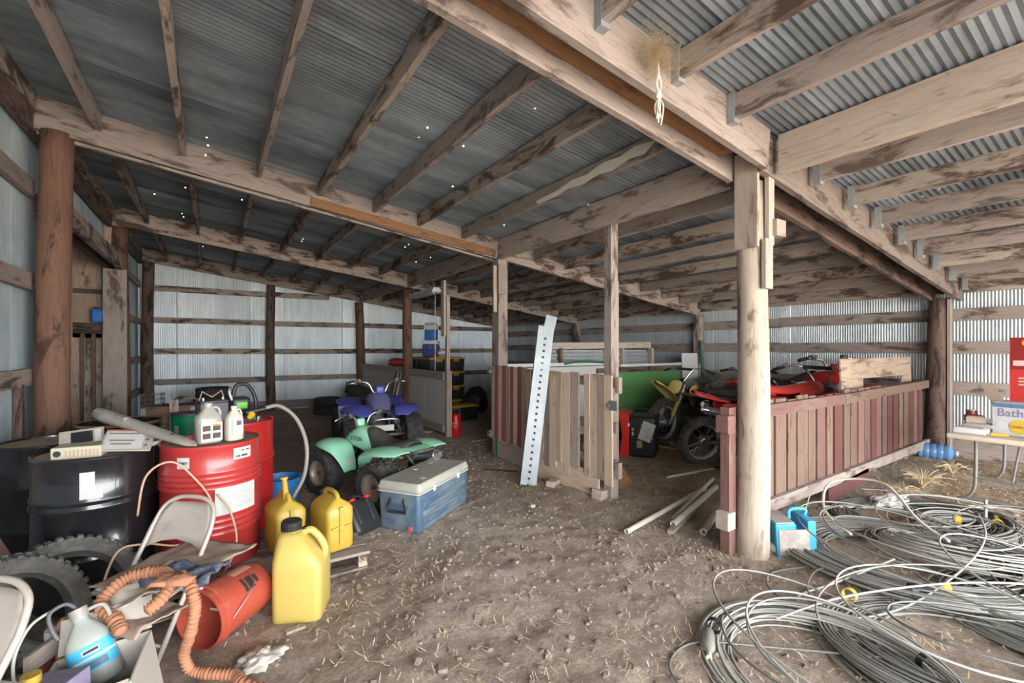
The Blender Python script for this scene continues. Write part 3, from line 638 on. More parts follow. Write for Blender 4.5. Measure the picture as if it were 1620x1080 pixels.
# battery with clamps and a green-black chainsaw on the dark red drum
bz = .945 + gz(.17, 4.6)
ba = thing('car_battery', 'grey car battery with a wire handle on the dark red drum', 'battery', (-.0, 4.5, bz), R(15))
MB().rbox((0, 0, .08), (.2, .15, .16), .01).build('case', paint('dusty battery case', (.1, .1, .11), .6, dirt=.4), ba, smooth=40)
MB().rbox((0, 0, .165), (.205, .155, .025), .008).build('cover', M_black, ba, smooth=40)
for q in (-.07, .07): MB().cyl((q, -.03, .17), (q, -.03, .2), .012).build('terminal', M_steel, ba)
MB().tube([(-.09, 0, .175), (-.07, 0, .25), (0, 0, .2), (.07, 0, .25), (.09, 0, .175)], .006, 6).build('wire_handle', paint('pink grey handle', hexc('a98b80'), .6), ba, smooth=40)
csw = thing('chainsaw', 'black and green chainsaw body behind the battery', 'chainsaw', (.2, 4.72, bz), R(15))
MB().rbox((0, 0, .09), (.15, .15, .16), .03).build('motor_housing', M_black, csw, smooth=40)
MB().rbox((-.0, -.078, .1), (.09, .012, .06), .006).build('green_cover', paint('green cover plastic', hexc('5fae3e'), .5), csw, smooth=40)
MB().tube(spline([(-.05, 0, .16), (-.02, 0, .27), (.07, 0, .27), (.13, 0, .16), (.14, 0, .03)], 6), .016, 8).build('rear_handle', M_black, csw, smooth='all')
MB().tube(spline([(-.07, -.05, .15), (-.09, -.05, .22), (-.06, .04, .25)], 5), .01, 8).build('guard', M_white, csw, smooth='all')
# green pail on a crate, boxes farther back
def crate(label, x, y, z, L, W, H, rz, mat, corners=False):
    o = thing('wooden_crate', label, 'crate', (x, y, z), rz)
    for q in (-1, 1):
        for i in range(3):
            zz = H * (i + .5) / 3; board('side_plank', (-L / 2, q * W / 2, zz), (L / 2, q * W / 2, zz), .018, H / 3 * .94, mat, o); board('end_plank', (q * (L / 2 - .012), -W / 2, zz), (q * (L / 2 - .012), W / 2, zz), .018, H / 3 * .94, mat, o)
    board('base', (-L / 2, 0, .01), (L / 2, 0, .01), W * .98, .018, mat, o); board('top', (-L / 2, 0, H), (L / 2, 0, H), W, .016, mat, o)
    if corners:
        for q in (-1, 1):
            for zz in (H * .17, H * .5, H * .83): MB().box((q * (L / 2 - .022), -W / 2 - .011, zz), (.045, .004, H * .28)).build('metal_corner', G_steel, o)
    return o
crate('low plain crate holding up the green pail', -.22, 5.72, gz(-.2, 5.7), .5, .4, .5, R(5), W_stain)
gp = thing('green_pail', 'green metal pail with a dark lid behind the red drum', 'pail', (-.2, 5.66, .525 + gz(-.2, 5.7)), R(0))
MB().lathe([(.13, 0), (.14, .01), (.145, .34), (.15, .345), (.15, .36), (.14, .36)], 32).build('body', paint('green pail paint', hexc('128a62'), .4, dirt=.1), gp, smooth=35)
MB().lathe([(.152, .352), (.152, .372), (.13, .375), (.01, .37)], 32, cap=False).build('lid', M_dark, gp, smooth=35); MB().patch(.147, -138, -120, .06, .26).build('label', M_label, gp)
crate('tall slatted crate carrying the boxes at the left wall', -.42, 7.0, gz(-.4, 7), .6, .5, .52, R(-4), W_stain)
crate('reddish wooden crate with metal corners stacked on the tall crate', -.42, 6.98, .545 + gz(-.4, 7), .52, .36, .3, R(-4), W_tan, True)
wb = thing('wire_basket', 'dark wire basket on the crate with metal corners', 'basket', (-.6, 7.0, .87 + gz(-.4, 7)), R(-4))
for zz in (0, .06, .12): MB().tube([(-.1, -.12, zz), (.1, -.12, zz), (.1, .12, zz), (-.1, .12, zz)], .006, 6, closed=True).build('wire_hoop', M_dark, wb)
for i in range(8):
    a = i / 8 * 4; e = int(a); f = a - e; cs_ = [(-.1, -.12), (.1, -.12), (.1, .12), (-.1, .12), (-.1, -.12)]; xx = cs_[e][0] * (1 - f) + cs_[e + 1][0] * f; yy = cs_[e][1] * (1 - f) + cs_[e + 1][1] * f
    MB().cyl((xx, yy, 0), (xx, yy, .12), .004, n=6).build('wire_upright', M_dark, wb)
board('leaning_plank', (-.36, 6.72, gz(-.3, 6.6) + .02), (-.38, 6.78, .93), .09, .02, W_grey, None, up=(0, 1, 0)); tag(bpy.data.objects['leaning_plank'], 'short grey plank leaning upright on the crate with metal corners', 'plank')
cb = thing('cardboard_sheet', 'bent piece of brown cardboard on the crate with metal corners', 'cardboard', (-.28, 7.0, .875 + gz(-.4, 7)), R(20)); MB().quadgrid([[(-.13, y, 0), (-.02, y, .07), (.12, y, .03)] for y in (-.12, .12)]).build('sheet', paint('brown cardboard', hexc('9a7a5e'), .85, dirt=.2), cb, solid=.008)
bt2 = thing('blue_tub', 'blue plastic tub on the dirt behind the drum pump hose', 'tub', (.55, 4.85, gz(.5, 4.9)))
MB().lathe([(.01, .02), (.15, .02), (.17, .3), (.19, .31), (.19, .32), (.165, .32), (.145, .0), (.01, .0)], 28, cap=False).build('tub', paint('blue tub plastic', hexc('2d6ea8'), .45, dirt=.2), bt2, smooth=50)
# blue canister on the door rail
bc = thing('blue_canister', 'small bright blue plastic canister on the rail of the open door', 'canister', (-1.38, 9.02, 1.925)); MB().rbox((0, 0, .1), (.2, .13, .2), .03).build('body', paint('bright blue plastic', hexc('2f78c4'), .4), bc, smooth=40); MB().cyl((-.05, 0, .2), (-.05, 0, .225), .03).build('cap', M_black, bc)
for i in range(3): MB().rbox((.04, -.066, .06 + i * .04), (.08, .006, .016), .003).build('rib', paint('light blue rib', hexc('4f90d4'), .4), bc)
# car tyres
def car_tyre_mesh(r=.3, w=.19):
    return MB().loop([(r * .6, -w * .42), (r * .66, -w * .5), (r * .86, -w * .5), (r * .96, -w * .44), (r, -w * .34), (r, -w * .12), (r * .985, -w * .1), (r * .985, w * .1), (r, w * .12), (r, w * .34), (r * .96, w * .44), (r * .86, w * .5), (r * .66, w * .5), (r * .6, w * .42), (r * .64, 0)], 40).mesh('tire', M_rubber, 45)
tm = car_tyre_mesh()
def tyre(label, x, y, z, group=None, tilt=0): return tag(inst('tire', tm, None, (x, y, z), (R(90) + tilt, 0, rng.uniform(0, 6))), label, 'tire', group)
W4 = ('second', 'third')
tb = gz(0, 10.8)
for i, nm in enumerate(('bottom tire of the tall stack behind the drums', 'second tire up in the tall stack behind the drums', 'third tire up in the tall stack behind the drums', 'top black tire of the tall stack behind the drums')): tyre(nm, .02 + .03 * math.sin(i * 2.2), 10.75, tb + .097 + i * .192)
tb = gz(2.3, 11.6)
for i, nm in enumerate(('lower tire of the short pair by the back wall', 'upper tire of the short pair by the back wall')): tyre(nm, 2.25 + .02 * i, 11.3, tb + .097 + i * .192)
for i, nm in enumerate(('bottom tire of the stack behind the blue quad', 'middle tire of the stack behind the blue quad', 'top leaning tire of the stack behind the blue quad')): tyre(nm, 3.0, 11.45, tb + .1 + i * .196, tilt=R(12) if i == 2 else 0)
# ================================================================ CHAIR CORNER, LOWER LEFT
def moto_tyre_mesh(r, w, nk=46):
    b = MB(); b.loop([(r * .70, -w * .34), (r * .76, -w * .48), (r * .86, -w * .5), (r * .93, -w * .4), (r * .955, -w * .2), (r * .965, 0), (r * .955, w * .2), (r * .93, w * .4), (r * .86, w * .5), (r * .76, w * .48), (r * .70, w * .34), (r * .72, 0)], 48)
    for k in range(nk):
        a = 2 * PI * k / nk; rot = Matrix.Rotation(-a, 3, 'Y')
        rows = ((-.36, -.62, .93), (.36, .62, .93), (-.13, -.1, .975), (.13, .1, .975)) if k % 2 else ((-.42, -.8, .9), (.42, .8, .9), (0, 0, .98))
        for yy, tl, rr in rows:
            c = rot @ Vector((r * rr, yy * w, 0)); m = rot @ Matrix.Rotation(tl * .9, 3, 'Z')
            b.box(c, (r * .075, w * .2, r * .075), m)
    return b
def knobby(label, c, tilt, r=.315, w=.115):
    o = moto_tyre_mesh(r, w).build('tire', M_tread, None, smooth=35, loc=c, rot=tilt); return tag(o, label, 'tire')
knobby('knobby motocross tire leaning back against the black drum', (-.62, 3.24, .26), (R(-42), R(20), R(4)))
knobby('knobby motocross tire in front, leaning on the other knobby tire', (-.79, 3.06, .255), (R(-40), R(50), R(4)))
M_chair = paint('chipped cream chair enamel', hexc('b0a59b'), .45, .1, dirt=.22, dirtc=hexc('7a5a48'), scale=9)
def folding_chair(label, x, y, rz):
    o = thing('folding_chair', label, 'folding chair', (x, y, gz(x, y)), rz)
    # the front legs and the back hoop are one bent tube
    path = [(-.2, -.29, .012), (-.2, -.03, .43), (-.195, .1, .64), (-.17, .15, .735), (-.1, .172, .785), (0, .176, .797), (.1, .172, .785), (.17, .15, .735), (.195, .1, .64), (.2, -.03, .43), (.2, -.29, .012)]
    MB().tube([path[0], path[1], path[2]] + spline(path[2:9], 5)[1:] + [path[9], path[10]], .013, 10).build('back_hoop_and_front_legs', M_chair, o, smooth='all')
    rows = []
    for t in (0, .2, .4, .6, .8, 1):
        zz = .53 + .235 * t; yy = .045 + (zz - .53) * .48; hw = .195 * (1 - max(0, (t - .35)) ** 2 * .75); row = []
        for q in (-1, -.8, -.5, 0, .5, .8, 1):
            dip = .055 * (1 - q * q) * (1 - t); row.append((q * hw, yy + .02 * (1 - q * q), zz + dip))
        rows.append(row)
    MB().quadgrid(rows).build('backrest', M_chair, o, smooth='all', solid=.004)
    for q in (-1, 1):
        MB().tube([(q * .215, .29, .012), (q * .215, -.05, .42)], .011, 8).build('rear_leg', M_chair, o, smooth='all'); MB().cyl((q * .215, .3, .0), (q * .215, .275, .03), .016, n=10).build('foot_cap', M_white, o)
        MB().bar((q * .205, -.19, .4), (q * .205, .1, .44), .008, .022).build('seat_bracket', M_chair, o)
    o.scale = (.92,) * 3
    MB().rbox((0, -.06, .43), (.38, .38, .02), .01, m=Matrix.Rotation(R(4), 3, 'X')).build('seat', M_chair, o, smooth=40)
    for y0, z0 in ((.2, .115), (-.2, .155)): MB().cyl((-.2, y0, z0), (.2, y0, z0), .008, n=8).build('stretcher', M_chair, o, smooth='all')
    return o
C1 = folding_chair('chipped cream metal folding chair in front of the red drum', -.2, 2.97, R(-43))
C2 = folding_chair('cream metal folding chair cut by the left edge of the picture', -.73, 2.2, R(-40))
# junk on the seat
M_card = paint('grimy cardboard', hexc('a08c7c'), .9, dirt=.4, dirtc=hexc('6e5c4e'))
def drape(name, label, cat, c, sx, sy, rz, mat, seed, amp=.02, droop=0., n=22, thick=.006):
    o = thing(name, label, cat, c, rz); rows = []
    for i in range(n + 1):
        row = []
        for j in range(n + 1):
            u, v = (i / n - .5) * sx, (j / n - .5) * sy; z = amp * (mnoise.noise((u * 9, v * 9, seed)) + .5 * mnoise.noise((u * 23, v * 23, seed + 4)))
            ed = max(0, abs(v) / sy - .3) + max(0, -u / sx - .28); row.append((u + .02 * mnoise.noise((v * 7, seed, 0)), v + .02 * mnoise.noise((u * 7, 0, seed)), z - droop * ed * ed * 8))
        rows.append(row)
    MB().quadgrid(rows).build('sheet', mat, o, smooth='all', solid=thick); return o
drape('cardboard_sheet', 'grimy corrugated cardboard lying on the cream folding chair seat', 'cardboard', (-.13, 2.82, .468), .52, .42, R(47), M_card, 3, .012)
drape('newspaper', 'crumpled pale newspaper under the orange sleeve', 'newspaper', (-.24, 2.66, .475), .26, .3, R(-60), paint('dirty newsprint', hexc('b5aca0'), .9, dirt=.35, dirtc=hexc('857a6e')), 9, .03)
drape('cardboard_flap', 'torn cardboard flap hanging off the chair front', 'cardboard', (-.24, 2.52, .41), .26, .24, R(-50), M_card, 15, .02, .1)
M_bandana = paint('navy paisley cloth', hexc('3c4356'), .9, dirt=.55, dirtc=hexc('9298a4'), scale=38)
drape('bandana', 'crumpled navy paisley bandana on the chair seat', 'cloth', (-.12, 2.66, .495), .34, .2, R(-25), M_bandana, 21, .045, .12)
M_orange = paint('faded orange fabric', hexc('a87456'), .9, dirt=.35, dirtc=hexc('865641'), scale=12)
def sleeve(name, label, pts, r, par=None):
    o = thing(name, label, 'fabric sleeve') if label else par
    c = spline(pts, 14); q = random.Random(len(pts)); rr = [r * (1 + .28 * math.sin(i * 1.9) + q.uniform(-.1, .12)) for i in range(len(c))]; rr[0] = rr[-1] = r * .5
    MB().tube(c, rr, 12).build('gathered_tube', M_orange, o, smooth='all'); return o
sleeve('strap_sleeve', 'gathered orange fabric sleeve coiled over the chair seat and jug', [(-0.306, 2.406, 0.4), (-0.339, 2.48, 0.43), (-0.396, 2.571, 0.46), (-0.363, 2.622, 0.5), (-0.309, 2.658, 0.52), (-0.24, 2.637, 0.53), (-0.175, 2.587, 0.53), (-0.154, 2.47, 0.52), (-0.182, 2.384, 0.5), (-0.225, 2.356, 0.48)], .022)
sleeve('strap_sleeve', 'gathered orange fabric sleeve hanging from the chair onto the dirt', [(-0.081, 2.418, 0.53), (-0.065, 2.353, 0.5), (-0.059, 2.362, 0.44), (-0.071, 2.379, 0.36), (-0.086, 2.446, 0.27), (-0.106, 2.542, 0.16), (-0.086, 2.569, 0.07), (-0.037, 2.541, 0.05), (0.024, 2.491, 0.05), (0.089, 2.439, 0.05), (0.118, 2.363, 0.05), (0.197, 2.266, 0.05)], .02)
gl = thing('work_glove', 'small orange work glove on the navy bandana', 'glove', (-0.119, 2.424, 0.53), R(-30))
crumple('palm', M_orange, gl, (0, 0, .02), (.055, .045, .022), 4, .3, 10)
for i in range(4): MB().tube([(-.03, -.03 + i * .02, .02), (-.085, -.036 + i * .024, .024), (-.11, -.034 + i * .024, .008)], [.012, .011, .007], 8).build('finger', M_orange, gl, smooth='all')
MB().tube([(.0, .04, .02), (-.03, .075, .02), (-.06, .08, .012)], [.013, .012, .007], 8).build('thumb', M_orange, gl, smooth='all')
# orange bucket on its side
ob = thing('orange_bucket', 'orange plastic bucket lying on its side under the folding chair', 'bucket', (.06, 2.93, gz(.06, 2.9) + .158), rot=(0, R(90), R(42)))
MB().lathe([(.01, .188), (.128, .188), (.145, -.16), (.152, -.16), (.152, -.13), (.15, -.125), (.158, -.12), (.158, -.1), (.15, -.095), (.149, -.07), (.132, .193), (.125, .2), (.01, .2)], 40, cap=False).build('pail', paint('orange bucket plastic', hexc('a34636'), .4, dirt=.15, dirtc=hexc('d08a70')), ob, smooth=40)
for k, (a0, a1, z0, z1) in enumerate(((-152, -120, .02, .04), (-150, -122, .05, .085), (-148, -128, .1, .12))): MB().patch(.1455 - z0 * .055, a0, a1, z0, z1, 6).build('printed_mark', M_ink, ob)
MB().patch(.1455, -205, -165, .02, .14, 8).build('faded_label', paint('faded label', hexc('c08872'), .7), ob)
MB().tube(spline([(0, -.155, -.1), (-.1, -.14, .05), (-.13, -.02, .1), (-.1, .14, .04), (0, .155, -.1)], 5), .003, 6).build('wire_bail', M_steel, ob)
# boxes and jugs at the very front left
M_wcard = paint('whitish cardboard', hexc('aaa298'), .85, dirt=.3, dirtc=hexc('a0958a'))
bx = thing('cardboard_box', 'open whitish cardboard box below the white sprayer jug', 'box', (-.33, 2.33, gz(-.3, 2.3) + .02), rot=(R(6), R(-8), R(-8)))
for nm, c, s in (('front_panel', (0, -.14, .16), (.3, .006, .32)), ('back_panel', (0, .14, .16), (.3, .006, .32)), ('side_panel', (-.15, 0, .16), (.006, .28, .32)), ('side_panel', (.15, 0, .16), (.006, .28, .32)), ('bottom_panel', (0, 0, .004), (.3, .28, .006))): MB().box(c, s).build(nm, M_wcard, bx)
for q, t in ((-1, 30), (1, -50)): MB().box((0, q * .2, .33 + (.04 if q > 0 else -.03)), (.3, .13, .005), Matrix.Rotation(R(t * -q), 3, 'X')).build('flap', M_wcard, bx)
sp = thing('sprayer_jug', 'white plastic sprayer jug with a blue label and grey handle', 'sprayer', (-.36, 2.4, .23), rot=(R(-20), R(-17), R(6))); sp.scale = (.82,) * 3
rows = []
for zz, k in ((0, .9), (.012, 1), (.19, 1), (.22, .94), (.27, .6), (.3, .34), (.33, .32)):
    row = []
    for i in range(24):
        a = 2 * PI * i / 24; c, s_ = math.cos(a), math.sin(a); row.append((.088 * k * math.copysign(abs(c) ** .7, c), .07 * k * math.copysign(abs(s_) ** .7, s_), zz))
    rows.append(row)
MB().quadgrid(rows, closed_v=True, cap=True).build('tank', paint('milky white plastic', hexc('989c95'), .4, dirt=.2), sp, smooth=50)
M_blue = paint('bright blue label', hexc('3fa3c8'), .5)
def band(z0, z1, k, mat, nm, f0=-165, f1=-15):
    rows = []
    for i in range(15):
        a = R(f0 + (f1 - f0) * i / 14); c, s_ = math.cos(a), math.sin(a); rows.append([(.088 * k * math.copysign(abs(c) ** .7, c), .07 * k * math.copysign(abs(s_) ** .7, s_), z) for z in (z0, z1)])
    return MB().quadgrid(rows).build(nm, mat, sp, smooth='all')
band(.07, .19, 1.01, M_blue, 'blue_label'); band(.125, .135, 1.02, M_label, 'white_stripe'); band(.08, .115, 1.02, paint('dark teal print', hexc('3d5f74'), .5), 'dark_print', -120, -60); band(.15, .172, 1.02, M_label, 'logo_oval', -100, -72); band(.155, .167, 1.03, M_ink, 'logo_mark', -97, -75)
MB().cyl((0, 0, .32), (0, 0, .365), .036, n=18).build('collar', M_tube, sp, smooth=35)
MB().tube(spline([(.03, 0, .34), (.09, 0, .33), (.1, 0, .25), (.088, 0, .19)], 5), .01, 8).build('grip', M_tube, sp, smooth='all')
MB().tube(spline([(0, 0, .36), (-.03, 0, .41), (-.09, -.01, .4), (-.1, -.01, .33), (-.09, -.01, .27)], 5), .009, 8).build('trigger_wand', paint('dark grey wand', (.11, .11, .115), .5), sp, smooth='all')
MB().tube(spline([(-.06, 0, .41), (-.16, 0, .39), (-.24, -.01, .28), (-.25, -.03, .14), (-.17, -.05, .06)], 6), .007, 8).build('clear_tube', paint('milky tube', hexc('b6bdae'), .4), sp, smooth='all')

yj = gallon('oil_jug', 'yellow oil jug beside the chair at the left edge', -.53, 2.26, gz(-.5, 2.2), R(30), .085, .4, M_yel, M_yel)
pb_ = thing('purple_box', 'worn purple and white carton beside the sprayer jug', 'carton', (-.44, 2.2, gz(-.4, 2.2)), rot=(R(-4), R(-6), R(-28)))
MB().box((0, 0, .19), (.15, .1, .38)).build('carton', paint('worn purple card', hexc('6f6580'), .8, dirt=.4, dirtc=hexc('a9a3b4'), scale=3), pb_, bevel=.004)
MB().box((.0, -.052, .3), (.1, .003, .1)).build('pale_panel', paint('pale lilac print', hexc('a9a8c0'), .8), pb_)
rj = gallon('motor_oil_jug', 'dark red and yellow jug behind the sprayer jug', -.56, 2.68, gz(-.5, 2.6), R(60), .09, .36, paint('dark red plastic', hexc('7a2620'), .45, dirt=.3), M_white)
MB().box((0, -.068, .13), (.12, .004, .1)).build('yellow_label', paint('yellow print', hexc('d0a82e'), .6), rj)
tag(board('tan_plank', (-.40, 2.82, .35), (-.58, 2.42, .36), .02, .07, W_grey, None), 'short tan plank behind the white sprayer jug', 'plank')
el = thing('pipe_elbow', 'tan plastic pipe elbow beside the sprayer jug', 'pipe', (-.5, 2.63, .34)); MB().tube(spline([(-.02, .0, -.28), (-.02, 0, .02), (0, 0, .06), (.05, -.02, .07)], 6), .024, 12).build('elbow', paint('tan pipe', hexc('a58b74'), .6), el, smooth='all'); MB().lathe([(.03, 0), (.03, .03), (.018, .03), (.018, .0)], 14, axis=(.05, -.02, 0), o=(.045, -.02, .07)).build('socket', paint('tan pipe', 0), el, smooth=35)
rg = thing('rag', 'crumpled dirty white rag on the dirt near the orange bucket', 'rag', on(.2, 2.55), R(20)); crumple('cloth', paint('dirty white rag', hexc('b3aaa0'), .9, dirt=.3, dirtc=hexc('7d7168')), rg, (0, 0, .02), (.1, .075, .03), 8, .55, 20)
tag(board('grey_pole', (-1.2, 4.0, .62), (-.86, 3.42, .35), .05, .05, W_rosy, None), 'worn pinkish wooden pole slanting at the left edge', 'pole')
ex = thing('extension_cord', 'tan extension cord looped between the drums and the folding chair', 'cord')
MB().tube(spline([(-.37, 3.49, .55), (-.33, 3.46, .78), (-.22, 3.44, .86), (-.12, 3.45, .78), (.0, 3.44, .55), (-.14, 3.42, .36), (-.33, 3.36, .42), (-.45, 3.3, .4), (-.5, 3.2, .1), (-.3, 3.15, .05), (-.05, 3.2, .08), (.12, 3.3, .3), (.1, 3.42, .5), (.03, 3.45, .62)], 8), .0065, 6).build('cable', paint('tan cord', hexc('c0a083'), .6), ex, smooth='all')
# ================================================================ QUADS
def wheel(parent, c, r, w, rimr, rimmat, knobs=14, nm='wheel'):
    o = bpy.data.objects.new(nm, None); COL.objects.link(o); o.parent = parent; o.location = c
    b = MB(); b.loop([(rimr, -w * .36), (rimr * 1.1, -w * .46), (r * .8, -w * .52), (r * .93, -w * .46), (r * .97, -w * .28), (r * .97, w * .28), (r * .93, w * .46), (r * .8, w * .52), (rimr * 1.1, w * .46), (rimr, w * .36), (rimr * 1.02, 0)], 36)
    for k in range(knobs):
        for q, off in ((-.3, 0), (.3, .5), (-.06, .5), (.06, 0)):
            a = 2 * PI * (k + off) / knobs; rot = Matrix.Rotation(-a, 3, 'Y'); b.box(rot @ Vector((r * .965, q * w, 0)), (r * .07, w * (.3 if abs(q) > .1 else .16), r * .16), rot @ Matrix.Rotation(.5 * (1 if q > 0 else -1), 3, 'X'))
    b.build('tire', M_rubber, o, smooth=35)
    b = MB(); b.loop([(rimr * 1.02, -w * .4), (rimr * 1.06, -w * .42), (rimr * .95, -w * .3), (rimr * .9, 0), (rimr * .95, w * .3), (rimr * 1.06, w * .42), (rimr * 1.02, w * .4), (rimr * .99, 0)], 32)
    b.lathe([(rimr * .92, -w * .1), (rimr * .5, -w * .16), (rimr * .42, -w * .22), (.01, -w * .22)], 28, axis=(0, 1, 0), cap=False); b.lathe([(rimr * .92, w * .1), (rimr * .5, w * .16), (rimr * .42, w * .22), (.01, w * .22)], 28, axis=(0, 1, 0), cap=False)
    b.build('rim', rimmat, o, smooth=40)
    MB().cyl((0, -w * .34, 0), (0, w * .34, 0), rimr * .16, n=12).build('hub', M_dark, o, smooth=35); return o
def shellgrid(rows, nm, mat, par, th=.008, sub=1): return MB().quadgrid(rows).build(nm, mat, par, smooth='all', solid=th, sub=sub)
def quad_bike(label, x, y, rz, S, plastic, tankmat, word, steer=0., rimmat=None):
    o = thing('quad_bike', label, 'quad bike', (x, y, gz(x, y)), rz); o.scale = (S, S, S)
    rm = rimmat or paint('dull tan rim', hexc('a89b8c'), .45, .5, dirt=.3)
    for px, r, w, tr in ((.44, .235, .19, .33), (-.44, .235, .23, .34)):
        for s in (-1, 1): wheel(o, (px, s * tr, r), r, w, .125, rm)
        MB().cyl((px, -tr, .235), (px, tr, .235), .02, n=10).build('axle', M_dark, o, smooth=35)
    b = MB()
    for s in (-1, 1):
        b.tube(spline([(.62, s * .09, .34), (.45, s * .1, .27), (.1, s * .12, .2), (-.3, s * .12, .2), (-.55, s * .1, .38)], 4), .016, 8); b.tube([(.4, s * .1, .27), (.2, s * .09, .55), (-.1, s * .1, .5), (-.5, s * .1, .46)], .014, 8)
        b.tube([(.44, s * .25, .24), (.34, s * .08, .3)], .013, 8); b.tube([(.44, s * .22, .26), (.36, s * .09, .5)], .022, 8); b.tube([(-.44, s * .2, .25), (-.3, s * .1, .47)], .022, 8)
    b.build('frame', M_dark, o, smooth='all')
    b = MB(); b.rbox((.02, 0, .26), (.3, .2, .16), .03); b.rbox((.08, 0, .38), (.13, .13, .14), .02)
    for i in range(5): b.box((.08, 0, .34 + i * .025), (.16, .16, .008))
    b.cyl((-.02, -.13, .25), (-.02, .13, .25), .07, n=18); b.build('engine', M_dark, o, smooth=40)
    # nose and tank cover
    rows = []
    for px, hw, zt, zs in ((.5, .06, .49, .44), (.42, .1, .57, .47), (.3, .125, .67, .5), (.2, .13, .71, .5), (.08, .125, .69, .47), (-.02, .115, .62, .44), (-.1, .1, .53, .42)):
        rows.append([(px, hw * 1.05, zs), (px, hw, (zs + zt) / 2 + .02), (px, hw * .75, zt - .012), (px, hw * .3, zt), (px, -hw * .3, zt), (px, -hw * .75, zt - .012), (px, -hw, (zs + zt) / 2 + .02), (px, -hw * 1.05, zs)])
    shellgrid(rows, 'tank_cover', tankmat, o)
    for s in (-1, 1):
        rows = []   # front fender with its hanging panel behind the wheel
        for px, yi, yo, z, lip in ((.66, .1, .24, .47, .0), (.58, .11, .34, .545, .015), (.44, .12, .42, .575, .03), (.3, .13, .43, .565, .03), (.2, .14, .41, .52, .02), (.14, .16, .37, .42, .01), (.11, .17, .34, .33, .005), (.1, .18, .32, .27, 0)):
            rows.append([(px, s * yi, z - .005), (px, s * (yi * .6 + yo * .4), z + .012), (px, s * (yi * .2 + yo * .8), z + .006), (px, s * yo, z - lip), (px - .0, s * (yo + .006), z - lip * 2)])
        f = shellgrid(rows, 'front_fender', plastic, o)
        rows = []
        for px, yi, yo, z, lip in ((-.02, .17, .22, .25, 0), (-.07, .15, .28, .36, .005), (-.13, .13, .34, .47, .01), (-.24, .12, .4, .555, .02), (-.4, .12, .42, .58, .03), (-.56, .12, .41, .575, .02), (-.68, .12, .35, .54, 0)):
            rows.append([(px, s * yi, z - .005), (px, s * (yi * .6 + yo * .4), z + .012), (px, s * (yi * .2 + yo * .8), z + .004), (px, s * yo, z - lip), (px, s * (yo + .006), z - lip * 2)])
        shellgrid(rows, 'rear_fender', plastic, o)
        MB().quadgrid([[(.128 - k * .007, s * (.23 + j * .06), .4 - k * .08) for j in (0, 1)] for k in (0, 1)]).build('sticker', M_label, f, solid=.003, loc=(-.013, s * .0, .0))
        MB().cyl((0, s * .14, .2), (0, s * .3, .2), .014, n=8).build('foot_peg', M_dark, o)
        if word: text('lettering', word, .062, M_ink, o, (.16, s * .137, .585), (R(80), 0, R(180) if s > 0 else 0), sx=1)
    shellgrid([[(-.5, y, .565), (-.6, y, .57), (-.7, y, .545)] for y in (-.14, -.05, .05, .14)], 'tail', plastic, o)
    rows = []
    for px, hw, zt, zb_ in ((.07, .07, .7, .55), (.0, .1, .685, .5), (-.12, .115, .6, .47), (-.26, .125, .58, .48), (-.4, .13, .6, .5), (-.52, .125, .625, .54), (-.58, .1, .6, .56)):
        rows.append([(px, hw, zb_), (px, hw * 1.02, zt - .03), (px, hw * .8, zt - .004), (px, 0, zt + .004), (px, -hw * .8, zt - .004), (px, -hw * 1.02, zt - .03), (px, -hw, zb_)])
    MB().quadgrid(rows).build('seat', paint('dusty grey seat vinyl', (.055, .052, .05), .6, dirt=.35, dirtc=(.15, .135, .12)), o, smooth='all', sub=1, solid=.01)
    hb = bpy.data.objects.new('handlebar', None); COL.objects.link(hb); hb.parent = o; hb.location = (.24, 0, .66); hb.rotation_euler = (0, 0, steer)
    MB().tube(spline([(-.08, -.34, .15), (-.05, -.24, .17), (-.01, -.12, .14), (0, -.07, .05), (0, 0, .03), (0, .07, .05), (-.01, .12, .14), (-.05, .24, .17), (-.08, .34, .15)], 4), .012, 8).build('bar', M_chrome, hb, smooth='all')
    for s in (-1, 1):
        MB().cyl((-.06, s * .255, .17), (-.083, s * .355, .148), .017, n=10).build('grip', M_black, hb, smooth=35); MB().rbox((-.04, s * .22, .175), (.05, .05, .05), .01).build('switch_box', M_dark, hb, smooth=40)
        MB().tube([(-.02, s * .22, .17), (.02, s * .28, .16), (.0, s * .38, .14)], [.008, .007, .005], 6).build('brake_lever', M_chrome, hb, smooth='all')
    MB().rbox((.03, 0, .07), (.07, .1, .09), .02).build('number_pod', plastic, hb, smooth=40)
    MB().tube(spline([(.0, .05, .05), (.12, .12, .0), (.1, .06, -.12)], 5), .005, 6).build('cable', M_black, hb, smooth='all')
    MB().cyl((-.3, -.2, .38), (-.42, -.2, .41), .035, .05, 16).cyl((-.42, -.2, .41), (-.68, -.2, .46), .055, .055, 18).cyl((-.68, -.2, .46), (-.73, -.2, .47), .05, .03, 18).build('muffler', M_chrome, o, smooth=40)
    MB().tube(spline([(.12, -.05, .36), (.2, -.14, .3), (.05, -.18, .28), (-.3, -.2, .38)], 5), .018, 8).build('exhaust_pipe', M_rust, o, smooth='all')
    MB().tube(spline([(.5, -.13, .35), (.68, -.14, .4), (.72, -.1, .45), (.72, .1, .45), (.68, .14, .4), (.5, .13, .35)], 4), .013, 8).build('front_bumper', M_chrome, o, smooth='all')
    MB().tube(spline([(-.5, -.12, .5), (-.72, -.12, .55), (-.74, 0, .55), (-.72, .12, .55), (-.5, .12, .5)], 4), .012, 8).build('grab_bar', M_dark, o, smooth='all')
    return o
quad_bike('small mint green quad bike behind the blue ice chest', 1.47, 4.86, R(113), 1.0, paint('mint green plastic', hexc('92cfae'), .42, dirt=.12, dirtc=hexc('a6d3a0')), paint('mint green plastic', 0), 'E-TON', R(8))
